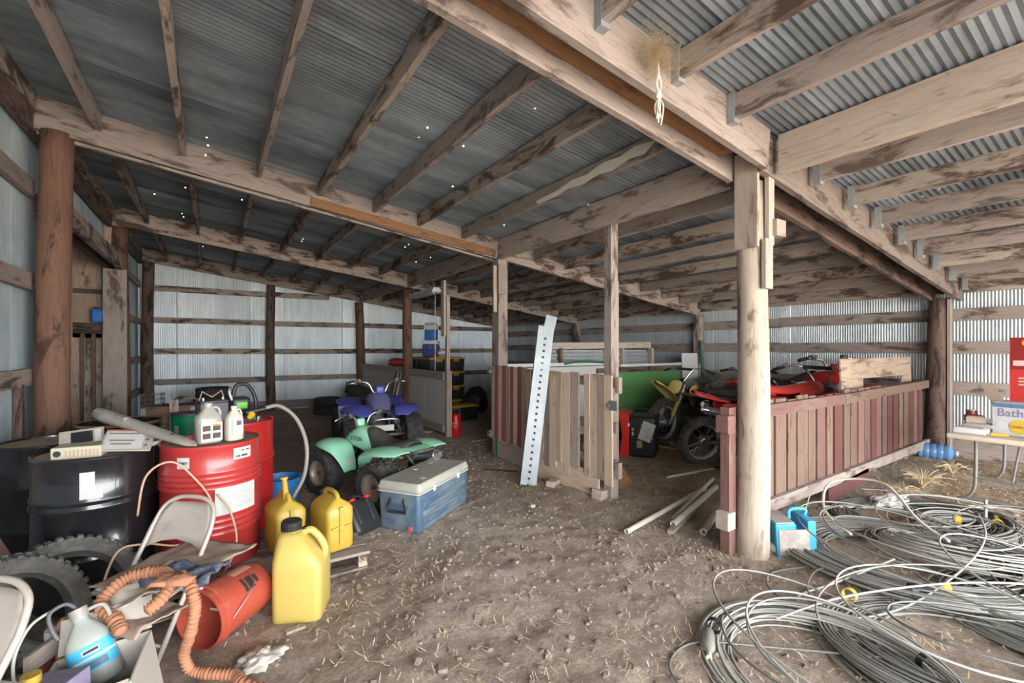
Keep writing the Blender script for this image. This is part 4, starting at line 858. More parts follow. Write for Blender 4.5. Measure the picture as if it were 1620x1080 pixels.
Q2 = quad_bike('purple blue quad bike parked facing the shed front behind the green quad', 2.12, 7.05, R(-98), 1.28, paint('purple blue plastic', hexc('4f50a0'), .42, dirt=.15), paint('dusty purple plastic', hexc('65648a'), .5, dirt=.35, dirtc=hexc('93897c')), None, R(6))
b = MB(); b.quadgrid([[(.16, -.44, .55), (.16, -.26, .55)], [(.2, -.43, .3), (.2, -.28, .3)]]); sp2 = b.build('side_guard', paint('purple blue plastic', 0), Q2, solid=.012); MB().box((.19, -.35, .43), (.006, .07, .16), Matrix.Rotation(R(-9), 3, 'Y')).build('white_sticker', M_label, sp2)
MB().box((.71, -.02, .36), (.02, .2, .06)).build('white_plate', M_white, Q2)

# ================================================================ PARTITION AND TOTES AT THE BACK
M_panel = paint('pale grey panel', hexc('bab6b2'), .6, dirt=.12, dirtc=hexc('8a8580'))
pt = thing('low_partition', 'low grey panelled partition with a white top rail around the brown post', 'partition', (3.41, 0, 0))
for y0, y1 in ((7.3, 9.02), (9.22, 12.5)):
    L = y1 - y0; n = 2 if L < 2 else 3
    for i in range(n):
        a = y0 + L * i / n; e = y0 + L * (i + 1) / n - .008
        MB().box((0, (a + e) / 2, .58), (.025, e - a, .86)).build('grey_panel', M_panel, pt)
    board('top_rail', (-.02, y0, 1.06), (-.02, y1, 1.06), .045, .14, W_pale, pt); board('bottom_rail', (-.02, y0, .13), (-.02, y1, .13), .05, .13, W_pale, pt)
ws = thing('whitewashed_post', 'tall whitewashed board post at the end of the grey partition', 'post', (3.41, 7.22, 0))
board('lower_board', (0, -.02, -.1), (0, -.02, 2.45), .06, .07, W_pale, ws, up=(0, 1, 0)); board('upper_board', (-.05, .04, 1.75), (-.05, .04, 2.72), .04, .12, W_pale, ws, up=(0, 1, 0)); board('end_strip', (.04, -.055, .0), (.04, -.055, 1.15), .03, .04, W_pale, ws, up=(0, 1, 0))
for k, (y, lab) in enumerate(((9.5, 'wide grey plank leaning upright on the partition beside the brown post'), (9.28, 'narrow grey plank leaning upright right beside the brown post'))):
    tag(board('leaning_board', (3.08, y - .05, .06 + gz(3.1, y)), (3.36, y + .12, 1.02), .22 - .1 * k, .04, W_grey if not k else W_stain, None, up=(1, 0, .2)), lab, 'plank')
fx = thing('shop_light', 'white hanging shop light with a long pull chain above the partition', 'light fixture', (3.42, 8.3, 2.62))
b = MB(); b.prism([(-.1, -.05), (.1, -.05), (.055, .03), (-.055, .03)], (0, -.62, 0), (1, 0, 0), (0, 0, 1), (0, 1.24, 0)); b.build('reflector', M_white, fx)
for q in (-.045, .045): MB().cyl((q, -.58, -.066), (q, .58, -.066), .014, n=10).build('tube_lamp', M_label, fx, smooth=35)
for q in (-.5, .5): MB().cyl((0, q, .03), (0, q, .12), .006, n=6).build('hanger', M_steel, fx)
MB().cyl((0, -.55, -.05), (0, -.55, -1.5), .006, n=6).cyl((0, -.55, -1.5), (0, -.55, -1.56), .016, n=8).build('pull_chain', M_white, fx)
M_tote = paint('black tote plastic', (.016, .016, .017), .5, dirt=.1); M_tlid = paint('yellow tote lid', hexc('b98f2c'), .5, dirt=.15)
def tote_proto():
    o = thing('storage_tote', 'x', 'storage tote'); rows = []
    MB().rbox((0, 0, .14), (.66, .42, .28), .03, taper=1.05).build('tub', M_tote, o, smooth=40)
    MB().rbox((0, 0, .292), (.72, .48, .03), .025).rbox((0, 0, .312), (.6, .36, .02), .02).build('lid', M_tlid, o, smooth=40)
    for q in (-1, 1): MB().rbox((q * .355, 0, .25), (.02, .14, .05), .008).build('latch', M_tlid, o, smooth=40)
    for q in (-.2, 0, .2): MB().box((q, -.218, .14), (.05, .012, .2)).build('rib', M_tote, o)
    return o
TP = tote_proto(); first = True
def tote(x, y, z, rz, label):
    global first
    o = TP if first else copy_tree(TP); first = False
    o.location = (x, y, z + .012); o.rotation_euler = (0, 0, rz); o['label'] = label; o['group'] = 'black totes with yellow lids'; return o
zt0 = gz(4.4, 9)
for i in range(4): tote(4.12, 9.5, zt0 + i * .325, R(92), ('lowest', 'second', 'third', 'topmost')[i] + ' black tote in the near stack behind the partition')
for i in range(4): tote(4.68, 9.75, zt0 + i * .325, R(88), ('lowest', 'second', 'third', 'topmost')[i] + ' black tote in the stack along the back of the partition')
tote(4.35, 8.62, zt0, R(5), 'single black tote with a dusty yellow lid on the dirt in front of the stacks')
tote(4.1, 10.2, zt0 + .975, R(90), 'black tote seen beside the red bag behind the partition')
for i in range(3): tote(4.1, 10.2, zt0 + i * .325, R(90), ('lowest', 'second', 'third')[i] + ' black tote hidden low behind the far partition panel')
c2 = cooler('white lidded navy blue cooler on top of the tote stack', 4.15, 9.62, zt0 + 1.32, R(60), .5, .32, .36, paint('navy cooler plastic', hexc('2b3f86'), .45), M_white)
mc = thing('small_cooler', 'small blue cooler with a rounded white lid on the navy cooler', 'cooler', (4.15, 9.62, zt0 + 1.69), R(50))
MB().rbox((0, 0, .12), (.3, .24, .24), .03).build('tub', paint('blue cooler plastic', hexc('2d6da6'), .45), mc, smooth=40)
b = MB(); b.prism([(-.15, 0), (.15, 0), (.13, .1), (.05, .16), (-.05, .16), (-.13, .1)], (0, -.13, .235), (1, 0, 0), (0, 0, 1), (0, .26, 0)); b.build('white_lid', M_white, mc, bevel=.01)
wt = thing('white_sack', 'long white plastic sack lying over the top totes', 'sack', (4.2, 9.15, zt0 + 1.325), R(70)); crumple('sack', M_white, wt, (0, 0, .09), (.36, .15, .08), 2, .25)
rb = thing('red_bag', 'red duffel bag with white lettering resting on the partition rail', 'bag', (3.6, 10.35, 1.1), R(95)); crumple('bag', paint('red nylon', hexc('b3362c'), .6), rb, (0, 0, .11), (.33, .17, .1), 5, .12); MB().tube(spline([(-.15, -.14, .14), (-.05, -.18, .2), (.05, -.18, .2), (.15, -.14, .14)], 5), .012, 6).build('strap', M_black, rb)
for q in range(4): MB().box((.06 + q * .05, .172, .12), (.025, .006, .05)).build('lettering_block', M_label, rb)
crate('dark storage shelf crate holding the red bag behind the partition', 3.68, 10.35, gz(3.7, 10.3), .4, .5, 1.07, R(90), W_dark)
gc = thing('gas_can', 'tall round red gas can with white lettering at the partition end', 'fuel can', on(3.58, 7.23)); M_gas = paint('red gas can paint', hexc('c01f22'), .35)
MB().lathe([(.085, 0), (.09, .01), (.09, .36), (.08, .385), (.03, .4)], 28).build('can', M_gas, gc, smooth=40); MB().tube(spline([(-.08, 0, .37), (-.06, 0, .46), (.06, 0, .48), (.085, 0, .37)], 5), .006, 6).build('wire_handle', M_steel, gc, smooth='all'); MB().cyl((.0, 0, .39), (0, 0, .43), .025).build('cap', M_black, gc, smooth=35)
ga = math.atan2(-7.2, -3.58)
for i, s_ in enumerate(('SAFETY', 'FIRST')): text('lettering', s_, .045, M_label, gc, (.0935 * math.cos(ga), .0935 * math.sin(ga), .24 - .055 * i), (R(90), 0, ga + R(90)), sx=.75)
dk = thing('dark_sack', 'black bin bag slumped beside the black tote', 'bag', on(5.0, 9.1), 0); crumple('bag', M_black, dk, (0, 0, .3), (.28, .3, .32), 11, .18)
wbk = thing('white_bucket', 'white plastic bucket lying on its side by the bin bag', 'bucket', on(5.15, 8.35, .14), rot=(R(80), 0, R(30))); MB().lathe([(.01, .01), (.125, .01), (.14, .3), (.15, .3), (.15, .27), (.145, .26), (.13, 0), (.01, 0)], 28, cap=False).build('pail', M_white, wbk, smooth=40); MB().tube(spline([(-.15, 0, .27), (-.1, 0, .4), (.1, 0, .4), (.15, 0, .27)], 5), .004, 6).build('wire_bail', M_steel, wbk)
tag(board('scrap_board', (5.35, 8.55, .1), (5.45, 8.7, .58), .24, .03, W_pale, None, up=(1, 0, 0)), 'pale scrap of board leaning by the white bucket', 'plank')
# ================================================================ SLAT GATE AND LEANING STEEL POST
GT = thing('slat_gate', 'slatted wooden stall gate with red and bare slats and a plywood kick board', 'gate', (3.33, 0, 0))
y = 5.56; i = 0; q = random.Random(4)
red_at = {1, 3, 5, 7}
while y > 3.24:
    left = i < 9; w = q.uniform(.088, .105) if left else q.uniform(.085, .15); y1 = max(y - w, 3.2)
    zt_ = 1.3 + q.uniform(-.008, .008) - (.0 if left else .02); zl = (.27 if left else q.choice((.24, .2, .16, .21))) + q.uniform(-.015, .015)
    m = W_gred if (left and i in red_at) else W_rosy if i == 10 else W_gate if i % 4 else W_pale
    if not (3.66 < y < 3.74): board('slat', (-q.uniform(0, .012), (y + y1) / 2, zl), (-q.uniform(0, .012), (y + y1) / 2, zt_), w * .97, .022, m, GT, up=(1, 0, 0))
    y = y1; i += 1
for z in (1.2, .75, .38): board('back_rail', (.035, 5.56, z), (.035, 3.2, z), .04, .1, W_grey, GT)
board('kick_board', (.005, 5.5, .17), (.005, 4.55, .14), .02, .26, W_pale, GT); board('kick_board', (.0, 4.56, .12), (.0, 3.42, .11), .02, .3, W_gate, GT)
board('short_board', (-.02, 4.62, .3), (-.02, 4.62, .72), .17, .02, W_pale, GT, up=(1, 0, 0))
for z in (1.24, .33): MB().box((-.01, 5.6, z), (.06, .07, .1)).build('hinge_block', W_grey, GT, bevel=.004)
for z in (1.18, .34): MB().box((.02, 3.17, z), (.05, .05, .16)).build('end_block', W_pale, GT, bevel=.004)
lt = MB().box((-.03, 3.19, .98), (.012, .1, .1)).build('latch', G_steel, GT, bevel=.004); MB().cyl((-.035, 3.24, .98), (-.06, 3.24, .98), .012, n=10).build('latch_bolt', M_steel, lt)
MB().box((.0, 5.43, .16), (.02, .06, .22)).build('green_strip', paint('green paint', hexc('2f7d57'), .6), GT)
# perforated galvanised post
ps = thing('perforated_steel_post', 'tall galvanised perforated channel post leaning on the slat gate', 'steel post')
p0 = Vector((2.96, 4.16, gz(2.9, 4.1))); p1 = Vector((3.25, 4.2, 1.8)); d, sx_, up_ = basis(p1 - p0, (-.45, -.85, 0)); L = (p1 - p0).length
b = MB(); n = 34; hw = .09; fl_ = .07
sdir = sx_; fdir = up_
# web with real square-ish holes: rails left and right of the hole line and bridges between holes
for sgn in (-1, 1): b.bar(p0 + sdir * sgn * .052, p1 + sdir * sgn * .052, .076, .005, fdir)
for k in range(25):
    t0, t1 = (k + .16) / 25, (k + .84) / 25
    b.bar(p0 + d * L * t0, p0 + d * L * t1, .026, .005, fdir)
b.build('web', G_steel, ps)
for sgn in (-1, 1): MB().bar(p0 + sdir * sgn * hw - fdir * fl_ / 2, p1 + sdir * sgn * hw - fdir * fl_ / 2, .005, fl_, fdir).build('flange', G_steel, ps)
MB().bar(p1 - sdir * .02 - d * .12 + fdir * .004, p1 - sdir * .05 + d * .13 + fdir * .004, .13, .006, fdir).build('splice_plate', G_steel, ps)
# ================================================================ RED SLAT FENCE
FN = thing('slat_fence', 'long red and bare wooden slat fence running from the peeled post to the right wall', 'fence', (0, 2.03, 0))
x = 3.5; i = 0; q = random.Random(12)
while x < 7.86:
    w = q.uniform(.135, .2) if i < 8 else q.uniform(.12, .17); gap = q.uniform(.012, .05)
    if x + w > 7.9: break
    m = W_tan if i < 8 else (W_red if i in (9, 14, 17, 18, 21, 23) else q.choice((W_tan, W_tan, W_tan, W_rosy)))
    if i in (4, 7): m = W_rosy if i == 7 else W_tan
    zt_ = 1.10 + .02 * (x - 3.5) / 4 + q.uniform(-.02, .02)
    board('slat', (x + w / 2, .0, .19), (x + w / 2, .0, zt_), w, .02, m, FN, up=(0, 1, 0)); x += w + gap; i += 1
board('top_rail', (3.42, -.035, 1.025), (5.35, -.035, 1.035), .035, .1, W_rosy, FN); board('top_rail', (5.33, -.04, 1.035), (7.9, -.03, 1.075), .035, .1, W_tan, FN)
board('back_rail', (3.42, .03, 1.0), (7.9, .03, 1.05), .035, .09, W_tan, FN)
board('bottom_rail', (3.42, -.035, .225), (7.9, -.035, .3), .04, .1, W_grey, FN)
board('kick_board', (4.95, -.04, .12), (5.9, -.04, .19), .03, .14, W_red, FN)
board('end_post', (3.27, -.05, -.05), (3.27, -.05, 1.1), .09, .07, W_rosy, FN, up=(0, 1, 0))
for z in (.98, .26): MB().box((3.22, -.06, z), (.1, .1, .13)).build('post_block', W_rosy if z > .5 else W_pale, FN, bevel=.004)
# ================================================================ STALL CONTENTS
def dirt_bike(label, x, y, z, rot, plastic, accent, S=1., rear_only=False, steer=0., fender=None, tail=1., seatm=None):
    o = thing('dirt_bike', label, 'dirt bike', (x, y, z), rot=rot); o.scale = (S, S, S)
    def bw(c, r, w, par, nm):
        e = bpy.data.objects.new(nm, None); COL.objects.link(e); e.parent = par; e.location = c
        moto_tyre_mesh(r, w, 40).build('tire', M_tread, e, smooth=35)
        MB().loop([(r * .72, -w * .34), (r * .745, -w * .36), (r * .745, w * .36), (r * .72, w * .34), (r * .66, w * .2), (r * .64, 0), (r * .66, -w * .2)], 40).build('rim', paint('dull aluminium rim', (.62, .6, .56), .45, .35, dirt=.25), e, smooth=40)
        b = MB()
        for k in range(18):
            a = 2 * PI * k / 18; a2 = a + (.5 if k % 2 else -.5); s_ = .03 if k % 4 < 2 else -.03
            b.cyl((.045 * math.cos(a2), s_, .045 * math.sin(a2)), (r * .66 * math.cos(a), 0, r * .66 * math.sin(a)), .0032, n=5, cap=False)
        b.build('spokes', M_chrome, e)
        MB().cyl((0, -.06, 0), (0, .06, 0), .045, n=16).cyl((0, -.045, 0), (0, -.035, 0), .085, n=20).build('hub', M_chrome, e, smooth=35); return e
    bw((-.7, 0, .315), .315, .125, o, 'rear_wheel')
    fk = bpy.data.objects.new('front_fork', None); COL.objects.link(fk); fk.parent = o; fk.location = (.46, 0, .80); fk.rotation_euler = (0, R(-27), 0)
    st = bpy.data.objects.new('steering', None)
    if not rear_only:
        fk.rotation_euler = Matrix.Rotation(R(-27), 3, 'Y').__matmul__(Matrix.Rotation(steer, 3, 'Z')).to_euler()
        bw((.04, 0, -.54), .335, .095, fk, 'front_wheel')
        for s in (-1, 1): MB().cyl((0, s * .095, .1), (0, s * .095, -.25), .027, n=12).cyl((0, s * .095, -.25), (.03, s * .09, -.56), .022, n=12).build('fork_leg', M_chrome, fk, smooth=35); shellgrid([[(.035, s * .06, -.2), (.045, s * .1, -.19), (.03, s * .14, -.2)], [(.05, s * .07, -.46), (.06, s * .1, -.46), (.045, s * .13, -.46)]], 'fork_guard', fender or plastic, fk, .004)
        for zz in (.08, -.08): MB().rbox((0, 0, zz), (.09, .25, .035), .012).build('triple_clamp', M_dark, fk, smooth=40)
        rows = []
        for xx, hw, zz in ((.52, .05, -.12), (.42, .1, -.1), (.2, .12, -.115), (0, .1, -.14), (-.12, .08, -.2)): rows.append([(xx, -hw, zz - .04), (xx, -hw * .6, zz), (xx, 0, zz + .012), (xx, hw * .6, zz), (xx, hw, zz - .04)])
        shellgrid(rows, 'front_fender', fender or plastic, fk, .005)
        shellgrid([[(.06, -.1, .1), (.075, 0, .11), (.06, .1, .1)], [(.075, -.12, -.0), (.1, 0, .0), (.075, .12, 0)], [(.065, -.09, -.12), (.085, 0, -.12), (.065, .09, -.12)]], 'number_plate', accent, fk, .004)
        MB().tube(spline([(-.12, -.4, .32), (-.08, -.28, .35), (-.02, -.14, .32), (0, -.05, .1), (0, .05, .1), (-.02, .14, .32), (-.08, .28, .35), (-.12, .4, .32)], 4), .011, 8).build('handlebar', M_chrome, fk, smooth='all')
        for s in (-1, 1): MB().cyl((-.085, s * .29, .348), (-.122, s * .41, .318), .017, n=10).build('grip', M_black, fk, smooth=35); MB().tube([(-.06, s * .25, .35), (-.0, s * .32, .34), (-.03, s * .42, .31)], .005, 6).build('lever', M_chrome, fk)
        MB().cyl((-.02, -.13, .32), (-.02, .13, .32), .02, n=10).build('bar_pad', M_black, fk, smooth=35)
    b = MB(); b.tube([(.42, 0, .88), (.3, 0, .55), (.24, 0, .28)], .026, 10)
    for s in (-1, 1): b.tube([(.42, s * .04, .86), (.1, s * .1, .76), (-.12, s * .1, .62), (-.16, s * .09, .36)], .018, 8); b.tube([(.24, s * .06, .28), (-.05, s * .09, .25), (-.16, s * .09, .36)], .016, 8); b.tube([(-.1, s * .09, .68), (-.5, s * .09, .82)], .013, 8); b.tube([(-.15, s * .1, .36), (-.7, s * .085, .32)], .024, 8)
    b.build('frame', M_dark, o, smooth='all')
    b = MB(); b.rbox((.04, 0, .36), (.3, .18, .2), .03); b.rbox((.12, 0, .52), (.14, .15, .18), .02, m=Matrix.Rotation(R(15), 3, 'Y'))
    for k in range(6): b.box((.12 + .008 * k, 0, .45 + k * .026), (.18, .18, .008))
    b.cyl((-.03, -.12, .34), (-.03, .12, .34), .075, n=18); b.build('engine', M_dark, o, smooth=40)
    MB().cyl((-.16, .0, .42), (-.22, 0, .72), .035, n=14).build('shock_spring', paint('yellow spring', hexc('c8a02c'), .5), o, smooth=35)
    rows = []
    for xx, hw, zt_, zb2 in ((.34, .07, .93, .78), (.22, .12, .95, .7), (.08, .13, .92, .68), (-.08, .1, .88, .7)): rows.append([(xx, hw, zb2), (xx, hw, zt_ - .05), (xx, hw * .5, zt_), (xx, -hw * .5, zt_), (xx, -hw, zt_ - .05), (xx, -hw, zb2)])
    shellgrid(rows, 'tank', plastic, o, .005)
    for s in (-1, 1):
        shellgrid([[(.46, s * .16, .86), (.42, s * .17, .6)], [(.28, s * .175, .9), (.25, s * .18, .5)], [(.08, s * .14, .86), (.1, s * .15, .62)]], 'radiator_shroud', accent, o, .005)
        shellgrid([[(-.18, s * .1, .8), (-.16, s * .11, .58)], [(-.4, s * .12, .84), (-.38, s * .125, .58)], [(-.6, s * .1, .84), (-.5, s * .1, .68)]], 'side_plate', plastic, o, .005)
    rows = []
    for xx, hw, zt_ in ((.12, .06, .93), (-.08, .09, .9), (-.3, .1, .9), (-.55, .09, .93), (-.62, .08, .92)): rows.append([(xx, hw, zt_ - .07), (xx, hw, zt_ - .015), (xx, 0, zt_), (xx, -hw, zt_ - .015), (xx, -hw, zt_ - .07)])
    shellgrid(rows, 'seat', seatm or M_black, o, .008)
    rows = []
    for xx, hw, zt_ in ((-.42, .11, .86), (-.6, .115, .89), (-.8, .11, .94), (-.8 - .16 * tail, .09, .965), (-.8 - .22 * tail, .05, .962)): rows.append([(xx, hw, zt_ - .04), (xx, hw * .8, zt_), (xx, 0, zt_ + .01), (xx, -hw * .8, zt_), (xx, -hw, zt_ - .04)])
    shellgrid(rows, 'rear_fender', plastic, o, .005)
    MB().cyl((-.3, -.14, .66), (-.78, -.15, .76), .05, n=16).cyl((-.78, -.15, .76), (-.84, -.15, .775), .045, .025, 16).build('muffler', M_chrome, o, smooth=40)
    MB().tube(spline([(.2, -.04, .5), (.33, -.1, .4), (.2, -.16, .38), (-.1, -.15, .52), (-.3, -.14, .66)], 5), .022, 8).build('exhaust_pipe', M_rust, o, smooth='all')
    return o
M_by = paint('dusty black bike plastic', (.09, .085, .08), .5, dirt=.45, dirtc=hexc('8d7c66')); M_ty = paint('dusty yellow bike plastic', hexc('d0b468'), .5, dirt=.35, dirtc=hexc('cabfa8'))
M_rp = paint('red bike plastic', hexc('c93a34'), .38, dirt=.12, dirtc=hexc('c98478')); M_wp = paint('greyish white bike plastic', hexc('b5b0a8'), .5, dirt=.2)
dirt_bike('dusty black and yellow dirt bike in the stall before the green board', 6.62, 4.78, gz(6.6, 4.8), (R(-7), 0, R(-168)), M_by, M_ty, S=1.1, steer=R(-12), fender=M_ty)
dirt_bike('red dirt bike whose knobby rear wheel faces the stall opening', 5.98, 3.31, gz(5.9, 3.2), (R(9), 0, R(-24)), M_rp, M_rp, S=1.04, steer=R(10), tail=.4)
quad_bike('red quad bike standing deepest in the row behind the fence', 7.0, 4.1, R(-12), 1.3, M_rp, M_rp, None, R(12))
dirt_bike('red dirt bike with pale side plates close behind the fence slats', 5.98, 2.82, gz(6, 2.7), (R(5), 0, R(-9)), M_rp, M_rp, S=1.2, steer=R(8), fender=M_wp, tail=.5, seatm=M_rp)
q3 = quad_bike('red quad bike behind the strand board panel', 7.5, 3.3, R(-92), 1.5, M_rp, M_rp, None, R(-10))
os_ = thing('strand_board_panel', 'strand board panel with a rectangular notch standing behind the fence', 'board', (0, 2.1, 0), rot=(R(-2), 0, 0))
MB().prism([(5.66, .06), (6.24, .06), (6.24, 1.2), (7.45, 1.2), (7.45, .1), (7.8, .1), (7.8, 1.43), (5.66, 1.43)], (0, 0, 0), (1, 0, 0), (0, 0, 1), (0, .014, 0)).build('panel', W_osb, os_)
# stall divider with green board, leaning frame, white panels
dv = thing('stall_divider', 'stall divider of green board under a white top rail', 'partition', (0, 5.5, 0))
MB().box((4.65, .02, 1.29), (2.3, .05, .05)).build('white_rail', M_white, dv); MB().box((6.7, .0, 1.245), (1.75, .05, .045)).build('white_rail', M_white, dv)
board('brown_rail', (5.3, -.02, 1.17), (7.55, -.02, 1.17), .04, .08, W_dark, dv)
MB().box((6.65, 0, .72), (1.8, .02, .82)).build('green_board', paint('green painted board', hexc('5a8a50'), .55, dirt=.12), dv)
b = MB(); b.box((4.6, .03, .7), (2.1, .02, 1.1)); b.build('grey_board', M_panel, dv)
MB().tube(spline([(4.6, -.02, 1.3), (4.9, -.05, 1.33), (5.5, -.05, 1.3), (5.7, -.04, 1.2)], 6), .018, 8).build('green_hose', paint('green hose', hexc('2b6a45'), .5), dv, smooth='all')
tf = thing('framed_panel', 'weathered timber frame with corrugated infill leaning behind the divider', 'panel', (0, 5.75, 0), rot=(R(-4), 0, 0))
for z in (1.58, .95): board('frame_rail', (4.5, 0, z), (7.05, 0, z + .03), .05, .11, W_pale, tf)
for x_ in (4.55, 4.85, 5.75, 6.15, 6.95): board('frame_stile', (x_, .0, .02), (x_ + (.12 if x_ > 5 else -.05), 0, 1.55), .05, .1, W_pale if x_ != 4.85 else W_tan, tf, up=(0, 1, 0))
b = MB(); b.quadgrid([[(4.55, .04 + .012 * math.cos(k * PI / 3), .3 + k * .02), (7.0, .04 + .012 * math.cos(k * PI / 3), .3 + k * .02)] for k in range(62)]); b.build('corrugated_infill', G_wall, tf, smooth='all')
wp_ = thing('standing_sheet', 'tall white panel standing at the wall end of the green board', 'panel', (7.68, 5.38, gz(7.7, 5.4)), rot=(R(-3), 0, R(-6))); MB().box((0, 0, .64), (.42, .02, 1.28)).build('sheet', M_white, wp_); MB().box((.235, -.02, .55), (.04, .03, 1.05)).build('edge_strip', W_pale, wp_)
tag(MB().cyl((0, 0, 0), (-.02, .1, 1.55), .028, n=12).build('green_pole', paint('dark green pole', hexc('2a5a44'), .5), None, smooth=35, loc=on(7.97, 5.28)), 'dark green pole leaning at the right wall behind the bikes', 'pole')
tk = thing('ribbed_tank', 'low black ribbed drainage pipe lying below the green board', 'pipe', (5.5, 5.2, gz(5.6, 5.2) + .24)); prof = []
for k in range(44): prof.append((.2 + .016 * (k % 2), k * .035))
MB().lathe(prof, 24, axis=(1, 0, 0)).build('ribbed_wall', M_black, tk, smooth=25)
# bundle of white pipes standing in the stall
for k, (dx, lab) in enumerate(((0, 'first white plastic pipe leaning behind the red bike'), (.1, 'second white plastic pipe leaning behind the red bike'), (.22, 'third shorter white plastic pipe leaning behind the red bike'))):
    tag(MB().cyl((0, 0, 0), (.55, .1, 1.0 - .1 * k), .035, n=12).build('white_pipe', M_white, None, smooth=35, loc=on(6.9 + dx, 4.05 + .1 * k, .03)), lab, 'pipe')
# red and black power unit with papers
pg_ = thing('power_washer', 'red and black power unit with white instruction sheet in the stall', 'machine', on(5.1, 4.38), R(-58))
M_red = paint('bright red plastic', hexc('c92a24'), .35, dirt=.05)
MB().prism([(-.31, .02), (-.14, 0), (-.14, .6), (-.31, .63), (-.26, .5), (-.235, .3), (-.26, .1)], (0, -.25, 0), (1, 0, 0), (0, 0, 1), (0, .5, 0)).build('red_side', M_red, pg_, bevel=.008)
MB().rbox((.03, 0, .3), (.36, .46, .56), .04).build('black_housing', M_black, pg_, smooth=40)
sh_ = MB().box((.1, -.245, .38), (.17, .004, .26), Matrix.Rotation(R(18), 3, 'Y')).build('instruction_sheet', M_label, pg_)
for k in range(5): MB().box((.1 + .012 * (k - 2), -.249, .46 - k * .04), (.11, .003, .012), Matrix.Rotation(R(18), 3, 'Y')).build('printed_line', paint('grey ink', 0), sh_)
MB().box((-.09, -.233, .4), (.03, .004, .03)).build('yellow_warning', paint('yellow print', 0), pg_); MB().box((-.09, -.233, .34), (.025, .004, .05)).build('white_warning', M_label, pg_); MB().box((.0, -.233, .2), (.07, .004, .1)).build('photo_sticker', paint('tan print', hexc('a88a5e'), .6), pg_); MB().box((-.14, -.251, .46), (.03, .004, .04)).build('white_sticker', M_label, pg_)
MB().tube(spline([(-.1, -.1, .57), (-.08, -.1, .66), (.1, -.1, .66), (.12, -.1, .57)], 5), .014, 8).build('carry_handle', M_black, pg_, smooth='all')
yr = thing('yellow_rope', 'tangle of yellow rope on the straw beside the yellow bike', 'rope', on(5.65, 4.5)); q = random.Random(5)
pts = [(q.uniform(-.4, .35), q.uniform(-.22, .25), .015 + q.uniform(0, .06)) for _ in range(20)]; MB().tube(spline(pts, 8), .009, 6).build('strand', paint('yellow rope fibre', hexc('c9a94e'), .7), yr, smooth='all')
tag(board('orange_board', (3.78, 3.48, gz(3.8, 3.5) + .02), (3.5, 3.6, .52), .17, .025, W_orange, None, up=(-.6, -.8, .2)), 'orange tinted board leaning behind the latch end of the gate', 'plank')
# pipes and boards on the ground by the peeled post
def rod(nm, label, p0, p1, r, mat, cat='pipe', hollow=True):
    o = thing(nm, label, cat, (0, 0, 0)); p0, p1 = Vector(p0), Vector(p1); d = (p1 - p0)
    MB().quadgrid([MB().ring(p0, d, r, 14), MB().ring(p1, d, r, 14), MB().ring(p1, d, r * .75, 14), MB().ring(p0, d, r * .75, 14)], closed_u=True, closed_v=True).build('pipe_wall', mat, o, smooth=50); return o
M_pvc = paint('dusty white pvc', hexc('cdc3b4'), .5, dirt=.25, dirtc=hexc('9c8b7a'))
rod('plastic_pipe', 'longest white pipe on the dirt left of the peeled post', on(2.86, 2.62, .03), on(4.3, 2.86, .05), .022, M_pvc)
rod('plastic_pipe', 'middle white pipe on the dirt with an open end', on(3.3, 2.5, .04), on(4.25, 2.7, .12), .027, M_pvc)
rod('plastic_pipe', 'short white pipe on the dirt closest to the peeled post', on(3.36, 2.25, .03), on(3.9, 2.45, .05), .027, M_pvc)
rod('plastic_pipe', 'thin white pipe lying under the other white pipes', on(3.42, 2.6, .02), on(4.35, 2.8, .16), .018, M_pvc)
tag(board('dark_stake', on(3.2, 2.45, .02), on(3.75, 2.62, .03), .05, .03, W_stain, None), 'dark wooden stake under the white pipes', 'stake')
rp_ = rod('grey_pipe', 'long pale pipe with a black fitting on the straw', on(4.4, 3.42, .02), on(5.2, 3.32, .02), .014, M_pvc); MB().cyl(on(5.18, 3.322, .02), on(5.27, 3.31, .02), .026, n=12).build('black_fitting', M_black, rp_)
for k, (x, y, s, r_, lab) in enumerate(((3.2, 4.02, (.2, .1, .06), 30, 'pale brick lying on the dirt below the slat gate'), (3.35, 3.42, (.16, .13, .1), 10, 'pale block against the foot of the gate post'), (2.62, 3.62, (.09, .05, .03), 70, 'small pale stone chip on the dirt before the gate'))):
    tag(MB().rbox((0, 0, s[2] / 2), s, .008).build('loose_brick', paint('pale brick', hexc('b3a294'), .9, dirt=.3), None, smooth=40, loc=on(x, y, -.006), rot=(R(3), R(4), R(r_))), lab, 'brick')
tag(board('scrap_lath', on(2.85, 4.95, .012), on(3.15, 4.65, .012), .08, .022, W_tan, None), 'tan wood scrap on the dirt below the slat gate', 'plank')
tag(board('scrap_lath', on(3.55, 6.6, .012), on(3.95, 6.5, .012), .05, .02, W_pale, None), 'pale wood scrap on the dirt by the gas can', 'plank')
tag(board('scrap_lath', on(2.95, 8.0, .03), on(3.3, 7.65, .03), .14, .04, W_pale, None), 'pale board on the dirt at the foot of the partition', 'plank')
tag(board('scrap_lath', on(.33, 2.73, .01), on(.43, 2.76, .01), .035, .015, W_pale, None), 'small pale wood chip on the dirt near the orange bucket', 'plank')
